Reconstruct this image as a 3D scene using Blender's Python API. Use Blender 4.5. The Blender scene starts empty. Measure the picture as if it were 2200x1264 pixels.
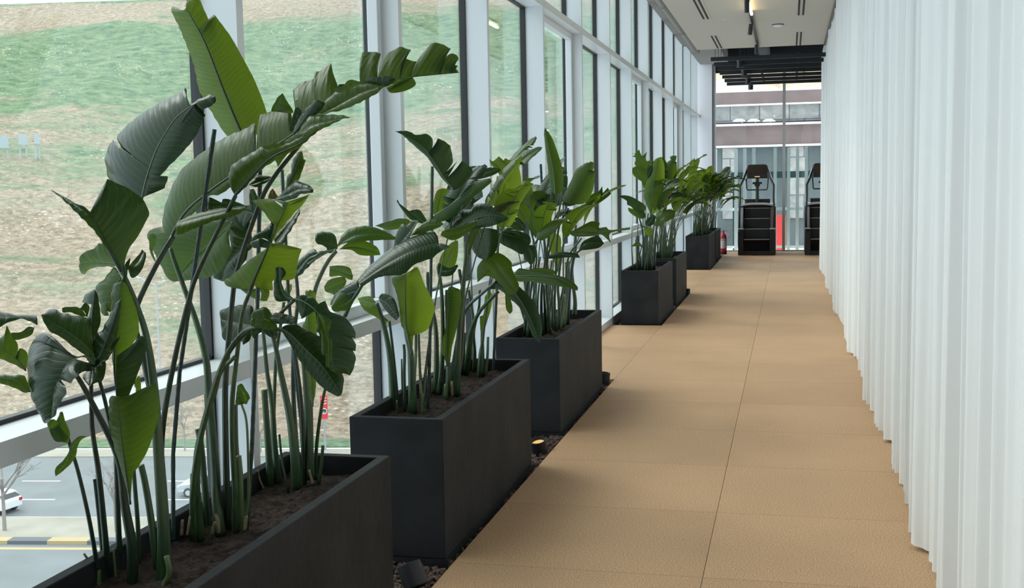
import bpy, bmesh, math, random
from mathutils import Vector, Matrix, noise
import numpy as np

sc = bpy.context.scene
COL = sc.collection
PI = math.pi

# ------------------------------------------------------------ camera, sky, exposure
F_PX, CAM_H = 2464.65, 1.70
YAW, PITCH, ROLL = math.radians(-13.612), math.radians(-5.3986), math.radians(-1.0487)
_d = np.array([math.sin(YAW)*math.cos(PITCH), math.cos(YAW)*math.cos(PITCH), math.sin(PITCH)])
_r = np.array([math.cos(YAW), -math.sin(YAW), 0.0])
_u = np.cross(_r, _d)
_r, _u = math.cos(ROLL)*_r + math.sin(ROLL)*_u, -math.sin(ROLL)*_r + math.cos(ROLL)*_u
CAMPOS = np.array([0.0, 0.0, CAM_H])
cd = bpy.data.cameras.new('camera')
cd.sensor_width = 36.0
cd.lens = F_PX/2200*36.0
cd.clip_start = 0.05
cd.clip_end = 2000
cam = bpy.data.objects.new('camera', cd)
COL.objects.link(cam)
cam.matrix_world = Matrix(((_r[0], _u[0], -_d[0], 0), (_r[1], _u[1], -_d[1], 0), (_r[2], _u[2], -_d[2], CAM_H), (0, 0, 0, 1)))
sc.camera = cam

sc.view_settings.view_transform = 'Standard'
sc.view_settings.look = 'None'
sc.view_settings.gamma = 1
sc.view_settings.exposure = 0.36
sc.view_settings.use_curve_mapping = False
sc.cycles.max_bounces = 10
sc.cycles.diffuse_bounces = 5
sc.cycles.glossy_bounces = 4
sc.cycles.transmission_bounces = 6
sc.cycles.transparent_max_bounces = 24
sc.cycles.caustics_reflective = False
sc.cycles.caustics_refractive = False
sc.cycles.sample_clamp_indirect = 6.0
sc.cycles.use_denoising = True

world = bpy.data.worlds.new('overcast_sky')
sc.world = world
world.use_nodes = True
wn = world.node_tree.nodes; wl = world.node_tree.links
wn.clear()
w_out = wn.new('ShaderNodeOutputWorld'); w_bg = wn.new('ShaderNodeBackground')
w_tc = wn.new('ShaderNodeTexCoord'); w_sep = wn.new('ShaderNodeSeparateXYZ')
w_ramp = wn.new('ShaderNodeValToRGB')
wl.new(w_tc.outputs['Generated'], w_sep.inputs[0])
wl.new(w_sep.outputs['Z'], w_ramp.inputs[0])
e = w_ramp.color_ramp.elements
e[0].position = 0.0; e[0].color = (0.62, 0.70, 0.80, 1)
e[1].position = 0.9; e[1].color = (1.0, 1.0, 1.0, 1)
x = w_ramp.color_ramp.elements.new(0.30); x.color = (0.80, 0.86, 0.93, 1)
wl.new(w_ramp.outputs[0], w_bg.inputs[0])
w_bg.inputs[1].default_value = 2.3
wl.new(w_bg.outputs[0], w_out.inputs[0])

sun_d = bpy.data.lights.new('veiled_sun', 'SUN')
sun_d.energy = 1.1; sun_d.angle = math.radians(25); sun_d.color = (1.0, 0.97, 0.92)
sun = bpy.data.objects.new('veiled_sun', sun_d); COL.objects.link(sun)
sun.rotation_euler = Vector((-0.62, 0.35, 0.72)).to_track_quat('Z', 'Y').to_euler()
sun.location = (-10, 5, 12)

# ------------------------------------------------------------ helpers
def at(px, py, y):
    """a point of the place: the sight line through a pixel of the photo, at the depth y"""
    v = _d*F_PX + _r*(px-1100) - _u*(py-632)
    return CAMPOS + v*(y/v[1])
def onz(px, py, z):
    v = _d*F_PX + _r*(px-1100) - _u*(py-632)
    return CAMPOS + v*((z-CAM_H)/v[2])

def tag(o, label=None, cat=None, group=None, kind=None):
    if label: o['label'] = label
    if cat: o['category'] = cat
    if group: o['group'] = group
    if kind: o['kind'] = kind
    return o
def empty(name, loc=(0, 0, 0), rz=0.0):
    o = bpy.data.objects.new(name, None); COL.objects.link(o)
    o.location = loc; o.rotation_euler = (0, 0, rz); o.empty_display_size = 0.1
    return o

class MB:
    """collects shapes, then links them as one mesh object"""
    def __init__(s): s.v = []; s.f = []; s.m = []; s.uv = None
    def add(s, vs, fs, mi=0):
        b = len(s.v); s.v += [tuple(v) for v in vs]
        s.f += [tuple(i+b for i in f) for f in fs]; s.m += [mi]*len(fs)
    def box(s, x0, x1, y0, y1, z0, z1, mi=0):
        vs = [(x, y, z) for z in (z0, z1) for y in (y0, y1) for x in (x0, x1)]
        s.add(vs, [(0, 2, 3, 1), (4, 5, 7, 6), (0, 1, 5, 4), (2, 6, 7, 3), (0, 4, 6, 2), (1, 3, 7, 5)], mi)
    def obox(s, c, dx, dy, dz, mi=0):
        c, dx, dy, dz = map(Vector, (c, dx, dy, dz))
        vs = [c+dx*a+dy*b+dz*d for d in (-1, 1) for b in (-1, 1) for a in (-1, 1)]
        s.add(vs, [(0, 2, 3, 1), (4, 5, 7, 6), (0, 1, 5, 4), (2, 6, 7, 3), (0, 4, 6, 2), (1, 3, 7, 5)], mi)
    def tube(s, pts, rad, n=8, mi=0, cap=True, flat=1.0):
        pts = [Vector(p) for p in pts]
        if not hasattr(rad, '__len__'): rad = [rad]*len(pts)
        b = len(s.v); prev = None
        for i, p in enumerate(pts):
            t = (pts[min(i+1, len(pts)-1)]-pts[max(i-1, 0)]).normalized()
            if prev is None:
                a = Vector((0, 0, 1)) if abs(t.z) < .9 else Vector((1, 0, 0))
                prev = t.cross(a).normalized()
            prev = (prev - t*prev.dot(t)).normalized(); q = t.cross(prev)
            for k in range(n):
                w = 2*PI*k/n
                s.v.append(tuple(p+(prev*math.cos(w)+q*math.sin(w)*flat)*rad[i]))
        for i in range(len(pts)-1):
            for k in range(n):
                k2 = (k+1) % n
                s.f.append((b+i*n+k, b+i*n+k2, b+(i+1)*n+k2, b+(i+1)*n+k)); s.m.append(mi)
        if cap:
            s.f.append(tuple(b+k for k in range(n))[::-1]); s.m.append(mi)
            s.f.append(tuple(b+(len(pts)-1)*n+k for k in range(n))); s.m.append(mi)
    def lathe(s, prof, c=(0, 0, 0), n=20, mi=0, M=None):
        b = len(s.v); c = Vector(c)
        for r, z in prof:
            for k in range(n):
                w = 2*PI*k/n; p = Vector((r*math.cos(w), r*math.sin(w), z))
                if M is not None: p = M @ p
                s.v.append(tuple(c+p))
        for i in range(len(prof)-1):
            for k in range(n):
                k2 = (k+1) % n
                s.f.append((b+i*n+k, b+i*n+k2, b+(i+1)*n+k2, b+(i+1)*n+k)); s.m.append(mi)
    def prism(s, poly, y0, y1, mi=0):
        """poly in xz, extruded along y"""
        n = len(poly); vs = [(x, y0, z) for x, z in poly]+[(x, y1, z) for x, z in poly]
        fs = [(i, (i+1) % n, n+(i+1) % n, n+i) for i in range(n)]+[tuple(range(n))[::-1], tuple(range(n, 2*n))]
        s.add(vs, fs, mi)
    def build(s, name, mats, parent=None, smooth=False, bevel=0.0, off=None):
        me = bpy.data.meshes.new(name)
        vs = s.v if off is None else [(a-off[0], b-off[1], c-off[2]) for a, b, c in s.v]
        me.from_pydata(vs, [], s.f)
        for m in (mats if isinstance(mats, (list, tuple)) else [mats]): me.materials.append(m)
        me.polygons.foreach_set('material_index', s.m)
        if s.uv is not None:
            uvl = me.uv_layers.new(name='uv')
            idx = np.empty(len(me.loops), dtype=np.int32); me.loops.foreach_get('vertex_index', idx)
            uvl.data.foreach_set('uv', np.array(s.uv, dtype=np.float32)[idx].ravel())
        if smooth: me.polygons.foreach_set('use_smooth', [True]*len(me.polygons))
        me.validate(); me.update()
        o = bpy.data.objects.new(name, me); COL.objects.link(o)
        if parent is not None: o.parent = parent
        if bevel:
            bv = o.modifiers.new('bevel', 'BEVEL'); bv.width = bevel; bv.segments = 2; bv.limit_method = 'ANGLE'
        return o

# ------------------------------------------------------------ materials
def mat(name, col, rough=.6, metal=0, spec=.5, noise_amt=0, scale=8, bump=0, bscale=60, emit=None, estr=1, coat=0, detail=4):
    m = bpy.data.materials.new(name); m.use_nodes = True
    nt = m.node_tree; b = nt.nodes['Principled BSDF']
    b.inputs['Base Color'].default_value = (*col, 1)
    b.inputs['Roughness'].default_value = rough; b.inputs['Metallic'].default_value = metal
    b.inputs['Specular IOR Level'].default_value = spec
    if coat: b.inputs['Coat Weight'].default_value = coat
    if emit: b.inputs['Emission Color'].default_value = (*emit, 1); b.inputs['Emission Strength'].default_value = estr
    if noise_amt or bump: tc = nt.nodes.new('ShaderNodeTexCoord')
    if noise_amt:
        n = nt.nodes.new('ShaderNodeTexNoise'); n.inputs['Scale'].default_value = scale; n.inputs['Detail'].default_value = detail
        mr = nt.nodes.new('ShaderNodeMapRange'); mr.inputs[1].default_value = .3; mr.inputs[2].default_value = .7
        mr.inputs[3].default_value = 1-noise_amt; mr.inputs[4].default_value = 1+noise_amt
        mx = nt.nodes.new('ShaderNodeMix'); mx.data_type = 'RGBA'; mx.blend_type = 'MULTIPLY'; mx.inputs[0].default_value = 1
        mx.inputs[6].default_value = (*col, 1)
        nt.links.new(tc.outputs['Object'], n.inputs['Vector']); nt.links.new(n.outputs[0], mr.inputs[0])
        nt.links.new(mr.outputs[0], mx.inputs[7]); nt.links.new(mx.outputs[2], b.inputs['Base Color'])
    if bump:
        n2 = nt.nodes.new('ShaderNodeTexNoise'); n2.inputs['Scale'].default_value = bscale; n2.inputs['Detail'].default_value = 6
        bp = nt.nodes.new('ShaderNodeBump'); bp.inputs['Strength'].default_value = bump; bp.inputs['Distance'].default_value = .01
        nt.links.new(tc.outputs['Object'], n2.inputs['Vector']); nt.links.new(n2.outputs[0], bp.inputs['Height'])
        nt.links.new(bp.outputs[0], b.inputs['Normal'])
    return m

M = {}
M['frame'] = mat('white_powder_coat', (.66, .69, .71), .35)
M['gasket'] = mat('black_gasket', (.012, .013, .015), .5)
M['wall'] = mat('white_plaster', (.80, .80, .79), .8)
M['ceil'] = mat('cream_ceiling', (.50, .465, .41), .85)
M['soffit'] = mat('grey_soffit', (.27, .26, .25), .8)
M['darkvoid'] = mat('dark_void_paint', (.022, .025, .032), .8)
M['planter'] = mat('charcoal_fibre_cement', (.0165, .0172, .0190), .68, spec=.18, noise_amt=.38, scale=3.2, bump=.22, bscale=26)
M['soil'] = mat('dark_brown_soil', (.036, .021, .015), .95, noise_amt=.6, scale=60, bump=1, bscale=120)
M['rock'] = mat('brown_lava_rock', (.135, .088, .074), .95, noise_amt=.5, scale=22, bump=1, bscale=150)
M['black'] = mat('black_metal', (.015, .016, .018), .38)
M['blackmat'] = mat('matt_black', (.010, .011, .014), .55)
M['chrome'] = mat('chrome', (.7, .7, .7), .2, 1)
M['grey'] = mat('grey_metal', (.33, .34, .35), .5)
M['silver'] = mat('silver_plastic', (.55, .56, .57), .35, .4)
M['red'] = mat('extinguisher_red', (.42, .018, .03), .35)
M['redout'] = mat('red_panel', (.80, .05, .06), .6)
M['orange'] = mat('orange_panel', (.9, .30, .12), .6)
M['label'] = mat('pale_label', (.66, .62, .62), .5)
M['screen'] = mat('dark_screen', (.05, .03, .02), .12)
M['stake'] = mat('dark_green_stake', (.010, .032, .026), .45, bump=.6, bscale=90)
M['asphalt'] = mat('pale_asphalt', (.17, .19, .205), .9, noise_amt=.10, scale=.35)
M['verge'] = mat('pale_pavement', (.31, .30, .26), .95, noise_amt=.12, scale=.4)
M['roadpaint'] = mat('white_road_paint', (.62, .64, .66), .7)
M['yellow'] = mat('yellow_road_paint', (.42, .33, .18), .7)
M['kerbgrey'] = mat('dark_kerb_paint', (.12, .13, .15), .8)
M['grass'] = mat('verge_grass', (.10, .16, .09), .95, noise_amt=.4, scale=1.2)
M['bark'] = mat('grey_bark', (.27, .25, .24), .9)
M['galv'] = mat('galvanised_steel', (.36, .40, .44), .5)
M['billboard'] = mat('pale_billboard', (.36, .42, .45), .6)
M['carwhite'] = mat('white_car_paint', (.75, .77, .80), .25, coat=.6)
M['carsilver'] = mat('silver_car_paint', (.55, .58, .62), .28, .3, coat=.6)
M['carglass'] = mat('dark_car_glass', (.03, .04, .05), .08)
M['tyre'] = mat('tyre_rubber', (.02, .02, .022), .8)
M['mauve'] = mat('mauve_brick_cladding', (.185, .135, .135), .85, noise_amt=.14, scale=1.2)
M['whiteslab'] = mat('white_slab_edge', (.92, .90, .88), .8)
M['bluegrey'] = mat('blue_grey_wall', (.085, .105, .115), .75, noise_amt=.3, scale=.7)
M['tealband'] = mat('dark_teal_panel', (.022, .055, .065), .5)
M['tealsteel'] = mat('pale_teal_steel', (.80, .88, .90), .5)
M['sandrock'] = mat('beige_rocky_slope', (.48, .38, .28), .95, noise_amt=.35, scale=1.3)
M['terrace'] = mat('pale_terrace_paving', (.80, .80, .78), .9)
M['warmlamp'] = mat('warm_lamp', (1, .9, .6), .5, emit=(1.0, .80, .45), estr=6)
M['warmdim'] = mat('warm_lens', (.25, .17, .07), .25, emit=(1.0, .62, .22), estr=.6)
M['blacktube'] = mat('ceiling_slot_black', (.01, .01, .01), .8)

def stone_mat():
    m = mat('grey_stone_panels', (.34, .34, .34), .8); nt = m.node_tree; b = nt.nodes['Principled BSDF']
    tc = nt.nodes.new('ShaderNodeTexCoord'); mp = nt.nodes.new('ShaderNodeMapping'); mp.inputs['Rotation'].default_value = (PI/2, 0, 0)
    br = nt.nodes.new('ShaderNodeTexBrick'); br.inputs['Scale'].default_value = 1; br.inputs['Brick Width'].default_value = 1.0
    br.inputs['Row Height'].default_value = 1.3; br.inputs['Mortar Size'].default_value = .02
    br.inputs['Color1'].default_value = (.34, .33, .32, 1); br.inputs['Color2'].default_value = (.26, .26, .27, 1); br.inputs['Mortar'].default_value = (.12, .12, .13, 1)
    n = nt.nodes.new('ShaderNodeTexNoise'); n.inputs['Scale'].default_value = 1.7; n.inputs['Detail'].default_value = 5; n.inputs['Distortion'].default_value = 2
    mx = nt.nodes.new('ShaderNodeMix'); mx.data_type = 'RGBA'; mx.blend_type = 'OVERLAY'; mx.inputs[0].default_value = .6
    nt.links.new(tc.outputs['Object'], mp.inputs[0]); nt.links.new(mp.outputs[0], br.inputs['Vector']); nt.links.new(tc.outputs['Object'], n.inputs['Vector'])
    nt.links.new(br.outputs[0], mx.inputs[6]); nt.links.new(n.outputs[0], mx.inputs[7]); nt.links.new(mx.outputs[2], b.inputs['Base Color'])
    return m
M['stone'] = stone_mat()

def floor_mat():
    m = mat('tan_rubber_tiles', (.47, .31, .18), .62, spec=.3); nt = m.node_tree; b = nt.nodes['Principled BSDF']
    tc = nt.nodes.new('ShaderNodeTexCoord')
    n1 = nt.nodes.new('ShaderNodeTexNoise'); n1.inputs['Scale'].default_value = 170; n1.inputs['Detail'].default_value = 2
    n2 = nt.nodes.new('ShaderNodeTexNoise'); n2.inputs['Scale'].default_value = 1.1; n2.inputs['Detail'].default_value = 3
    rp = nt.nodes.new('ShaderNodeValToRGB'); e = rp.color_ramp.elements
    e[0].position = .38; e[0].color = (.340, .195, .100, 1); e[1].position = .64; e[1].color = (.68, .435, .255, 1)
    mr = nt.nodes.new('ShaderNodeMapRange'); mr.inputs[1].default_value = .3; mr.inputs[2].default_value = .7; mr.inputs[3].default_value = .93; mr.inputs[4].default_value = 1.07
    # each tile a slightly different tone
    sep = nt.nodes.new('ShaderNodeSeparateXYZ'); fx = nt.nodes.new('ShaderNodeMath'); fx.operation = 'FLOOR'; fy = nt.nodes.new('ShaderNodeMath'); fy.operation = 'FLOOR'
    ax = nt.nodes.new('ShaderNodeMath'); ax.operation = 'MULTIPLY_ADD'; ax.inputs[1].default_value = 1/1.12; ax.inputs[2].default_value = 0.317
    ay = nt.nodes.new('ShaderNodeMath'); ay.operation = 'SUBTRACT'; ay.inputs[1].default_value = 0.868
    cx = nt.nodes.new('ShaderNodeCombineXYZ'); wnz = nt.nodes.new('ShaderNodeTexWhiteNoise')
    mr2 = nt.nodes.new('ShaderNodeMapRange'); mr2.inputs[3].default_value = .95; mr2.inputs[4].default_value = 1.05
    L = nt.links.new
    L(tc.outputs['Object'], n1.inputs['Vector']); L(tc.outputs['Object'], n2.inputs['Vector']); L(tc.outputs['Object'], sep.inputs[0])
    L(sep.outputs[0], ax.inputs[0]); L(sep.outputs[1], ay.inputs[0]); L(ax.outputs[0], fx.inputs[0]); L(ay.outputs[0], fy.inputs[0])
    L(fx.outputs[0], cx.inputs[0]); L(fy.outputs[0], cx.inputs[1]); L(cx.outputs[0], wnz.inputs['Vector']); L(wnz.outputs['Value'], mr2.inputs[0])
    L(n1.outputs[0], rp.inputs[0]); L(n2.outputs[0], mr.inputs[0])
    m1 = nt.nodes.new('ShaderNodeMath'); m1.operation = 'MULTIPLY'; L(mr.outputs[0], m1.inputs[0]); L(mr2.outputs[0], m1.inputs[1])
    mx = nt.nodes.new('ShaderNodeMix'); mx.data_type = 'RGBA'; mx.blend_type = 'MULTIPLY'; mx.inputs[0].default_value = 1
    L(rp.outputs[0], mx.inputs[6]); L(m1.outputs[0], mx.inputs[7]); L(mx.outputs[2], b.inputs['Base Color'])
    bp = nt.nodes.new('ShaderNodeBump'); bp.inputs['Strength'].default_value = .10; bp.inputs['Distance'].default_value = .001
    L(n1.outputs[0], bp.inputs['Height']); L(bp.outputs[0], b.inputs['Normal'])
    return m
M['floor'] = floor_mat()

def glass_mat():
    m = bpy.data.materials.new('double_glazing'); m.use_nodes = True; nt = m.node_tree; nt.nodes.clear()
    o = nt.nodes.new('ShaderNodeOutputMaterial'); t = nt.nodes.new('ShaderNodeBsdfTransparent'); g = nt.nodes.new('ShaderNodeBsdfGlossy')
    t.inputs[0].default_value = (.93, .975, .955, 1); g.inputs[0].default_value = (.93, 1, .98, 1); g.inputs['Roughness'].default_value = .015
    fr = nt.nodes.new('ShaderNodeFresnel'); mx = nt.nodes.new('ShaderNodeMixShader')
    gm = nt.nodes.new('ShaderNodeNewGeometry'); io = nt.nodes.new('ShaderNodeMath'); io.operation = 'MULTIPLY_ADD'   # same reflection from both sides of the pane
    io.inputs[1].default_value = 1/1.45-1.45; io.inputs[2].default_value = 1.45; nt.links.new(gm.outputs['Backfacing'], io.inputs[0]); nt.links.new(io.outputs[0], fr.inputs[0])
    nt.links.new(fr.outputs[0], mx.inputs[0]); nt.links.new(t.outputs[0], mx.inputs[1]); nt.links.new(g.outputs[0], mx.inputs[2]); nt.links.new(mx.outputs[0], o.inputs[0])
    return m
M['glass'] = glass_mat()

def curtain_mat():
    m = bpy.data.materials.new('white_linen_sheer'); m.use_nodes = True; nt = m.node_tree; b = nt.nodes['Principled BSDF']; o = nt.nodes['Material Output']
    b.inputs['Base Color'].default_value = (.93, .935, .935, 1); b.inputs['Roughness'].default_value = .85; b.inputs['Specular IOR Level'].default_value = .15
    b.inputs['Sheen Weight'].default_value = .2
    tr = nt.nodes.new('ShaderNodeBsdfTranslucent'); tr.inputs[0].default_value = (.9, .92, .92, 1); mx = nt.nodes.new('ShaderNodeMixShader'); mx.inputs[0].default_value = .14
    tc = nt.nodes.new('ShaderNodeTexCoord'); mp = nt.nodes.new('ShaderNodeMapping'); mp.inputs['Scale'].default_value = (60, 60, 900)
    n = nt.nodes.new('ShaderNodeTexNoise'); n.inputs['Scale'].default_value = 1; n.inputs['Detail'].default_value = 3
    bp = nt.nodes.new('ShaderNodeBump'); bp.inputs['Strength'].default_value = .25; bp.inputs['Distance'].default_value = .002
    L = nt.links.new
    L(tc.outputs['Object'], mp.inputs[0]); L(mp.outputs[0], n.inputs['Vector']); L(n.outputs[0], bp.inputs['Height']); L(bp.outputs[0], b.inputs['Normal'])
    L(b.outputs[0], mx.inputs[1]); L(tr.outputs[0], mx.inputs[2]); L(mx.outputs[0], o.inputs[0])
    return m
M['curtain'] = curtain_mat()

def leaf_mat(name, col, trans, tamt, rough=.33, vein=.5):
    """waxy leaf: lateral veins as bump from the leaf's own uv, light passing through the blade"""
    m = bpy.data.materials.new(name); m.use_nodes = True; nt = m.node_tree; b = nt.nodes['Principled BSDF']; o = nt.nodes['Material Output']
    L = nt.links.new
    b.inputs['Roughness'].default_value = rough; b.inputs['Specular IOR Level'].default_value = .20
    uv = nt.nodes.new('ShaderNodeUVMap'); uv.uv_map = 'uv'; sep = nt.nodes.new('ShaderNodeSeparateXYZ'); L(uv.outputs[0], sep.inputs[0])
    ab = nt.nodes.new('ShaderNodeMath'); ab.operation = 'ABSOLUTE'; L(sep.outputs[1], ab.inputs[0])
    p2 = nt.nodes.new('ShaderNodeMath'); p2.operation = 'POWER'; p2.inputs[1].default_value = 1.6; L(ab.outputs[0], p2.inputs[0])
    ma = nt.nodes.new('ShaderNodeMath'); ma.operation = 'MULTIPLY_ADD'; ma.inputs[1].default_value = -.6; L(p2.outputs[0], ma.inputs[0]); L(sep.outputs[0], ma.inputs[2])
    nz = nt.nodes.new('ShaderNodeTexNoise'); nz.inputs['Scale'].default_value = 5; L(uv.outputs[0], nz.inputs['Vector'])
    mm = nt.nodes.new('ShaderNodeMath'); mm.operation = 'MULTIPLY_ADD'; mm.inputs[1].default_value = .05; L(nz.outputs[0], mm.inputs[0]); L(ma.outputs[0], mm.inputs[2])
    mu = nt.nodes.new('ShaderNodeMath'); mu.operation = 'MULTIPLY'; mu.inputs[1].default_value = 400; L(mm.outputs[0], mu.inputs[0])
    sn = nt.nodes.new('ShaderNodeMath'); sn.operation = 'SINE'; L(mu.outputs[0], sn.inputs[0])
    pw = nt.nodes.new('ShaderNodeMapRange'); pw.interpolation_type = 'SMOOTHSTEP'; pw.inputs[1].default_value = .72; pw.inputs[2].default_value = 1; L(sn.outputs[0], pw.inputs[0])
    bp = nt.nodes.new('ShaderNodeBump'); bp.inputs['Strength'].default_value = vein; bp.inputs['Distance'].default_value = .006
    hh = nt.nodes.new('ShaderNodeMath'); hh.operation = 'MULTIPLY_ADD'; hh.inputs[1].default_value = .12; L(sn.outputs[0], hh.inputs[0]); L(pw.outputs[0], hh.inputs[2])
    L(hh.outputs[0], bp.inputs['Height']); L(bp.outputs[0], b.inputs['Normal'])
    n = nt.nodes.new('ShaderNodeTexNoise'); n.inputs['Scale'].default_value = 7; n.inputs['Detail'].default_value = 3
    tc = nt.nodes.new('ShaderNodeTexCoord'); L(tc.outputs['Object'], n.inputs['Vector'])
    mr = nt.nodes.new('ShaderNodeMapRange'); mr.inputs[1].default_value = .3; mr.inputs[2].default_value = .7; mr.inputs[3].default_value = .75; mr.inputs[4].default_value = 1.2; L(n.outputs[0], mr.inputs[0])
    mx = nt.nodes.new('ShaderNodeMix'); mx.data_type = 'RGBA'; mx.blend_type = 'MULTIPLY'; mx.inputs[0].default_value = 1; mx.inputs[6].default_value = (*col, 1)
    L(mr.outputs[0], mx.inputs[7])
    vm = nt.nodes.new('ShaderNodeMix'); vm.data_type = 'RGBA'; vm.inputs[7].default_value = (min(1, col[0]*2.2+.012), min(1, col[1]*1.9+.012), min(1, col[2]*2.2+.012), 1)   # paler lateral veins
    vf = nt.nodes.new('ShaderNodeMath'); vf.operation = 'MULTIPLY'; vf.inputs[1].default_value = .55; L(pw.outputs[0], vf.inputs[0]); L(vf.outputs[0], vm.inputs[0]); L(mx.outputs[2], vm.inputs[6]); L(vm.outputs[2], b.inputs['Base Color'])
    t = nt.nodes.new('ShaderNodeBsdfTranslucent'); t.inputs[0].default_value = (*trans, 1); ms = nt.nodes.new('ShaderNodeMixShader'); ms.inputs[0].default_value = tamt
    L(b.outputs[0], ms.inputs[1]); L(t.outputs[0], ms.inputs[2]); L(ms.outputs[0], o.inputs[0])
    return m
M['leaf_dark'] = leaf_mat('dark_leaf', (.007, .027, .010), (.060, .105, .010), .26, .27, .17)
M['leaf_mid'] = leaf_mat('green_leaf', (.014, .045, .010), (.150, .240, .012), .40, .29, .15)
M['leaf_light'] = leaf_mat('young_leaf', (.035, .085, .012), (.235, .335, .016), .45, .38, .15)
M['leaf_old'] = leaf_mat('browning_leaf', (.035, .030, .016), (.14, .11, .03), .35, .5, .2)
M['midrib'] = mat('leaf_midrib', (.055, .10, .045), .4)
M['midrib_dark'] = mat('dark_leaf_midrib', (.010, .028, .010), .4)

def stalk_mat(name, c0, c1):
    m = mat(name, c0, .42); nt = m.node_tree; b = nt.nodes['Principled BSDF']; L = nt.links.new
    tc = nt.nodes.new('ShaderNodeTexCoord'); mp = nt.nodes.new('ShaderNodeMapping'); mp.inputs['Scale'].default_value = (90, 90, 2.2)
    n = nt.nodes.new('ShaderNodeTexNoise'); n.inputs['Scale'].default_value = 1; n.inputs['Detail'].default_value = 4
    rp = nt.nodes.new('ShaderNodeValToRGB'); e = rp.color_ramp.elements; e[0].position = .35; e[0].color = (*c0, 1); e[1].position = .7; e[1].color = (*c1, 1)
    bp = nt.nodes.new('ShaderNodeBump'); bp.inputs['Strength'].default_value = .4; bp.inputs['Distance'].default_value = .004
    L(tc.outputs['Object'], mp.inputs[0]); L(mp.outputs[0], n.inputs['Vector']); L(n.outputs[0], rp.inputs[0]); L(rp.outputs[0], b.inputs['Base Color'])
    L(n.outputs[0], bp.inputs['Height']); L(bp.outputs[0], b.inputs['Normal'])
    return m
M['stalk'] = stalk_mat('green_stalk', (.016, .040, .016), (.045, .090, .030))
M['stalk_dark'] = stalk_mat('dark_green_stalk', (.007, .018, .010), (.018, .040, .018))
M['stalk_pale'] = stalk_mat('pale_stalk', (.055, .090, .030), (.12, .165, .06))
M['dry'] = mat('dry_sheath', (.22, .16, .09), .8, noise_amt=.4, scale=40)

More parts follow.
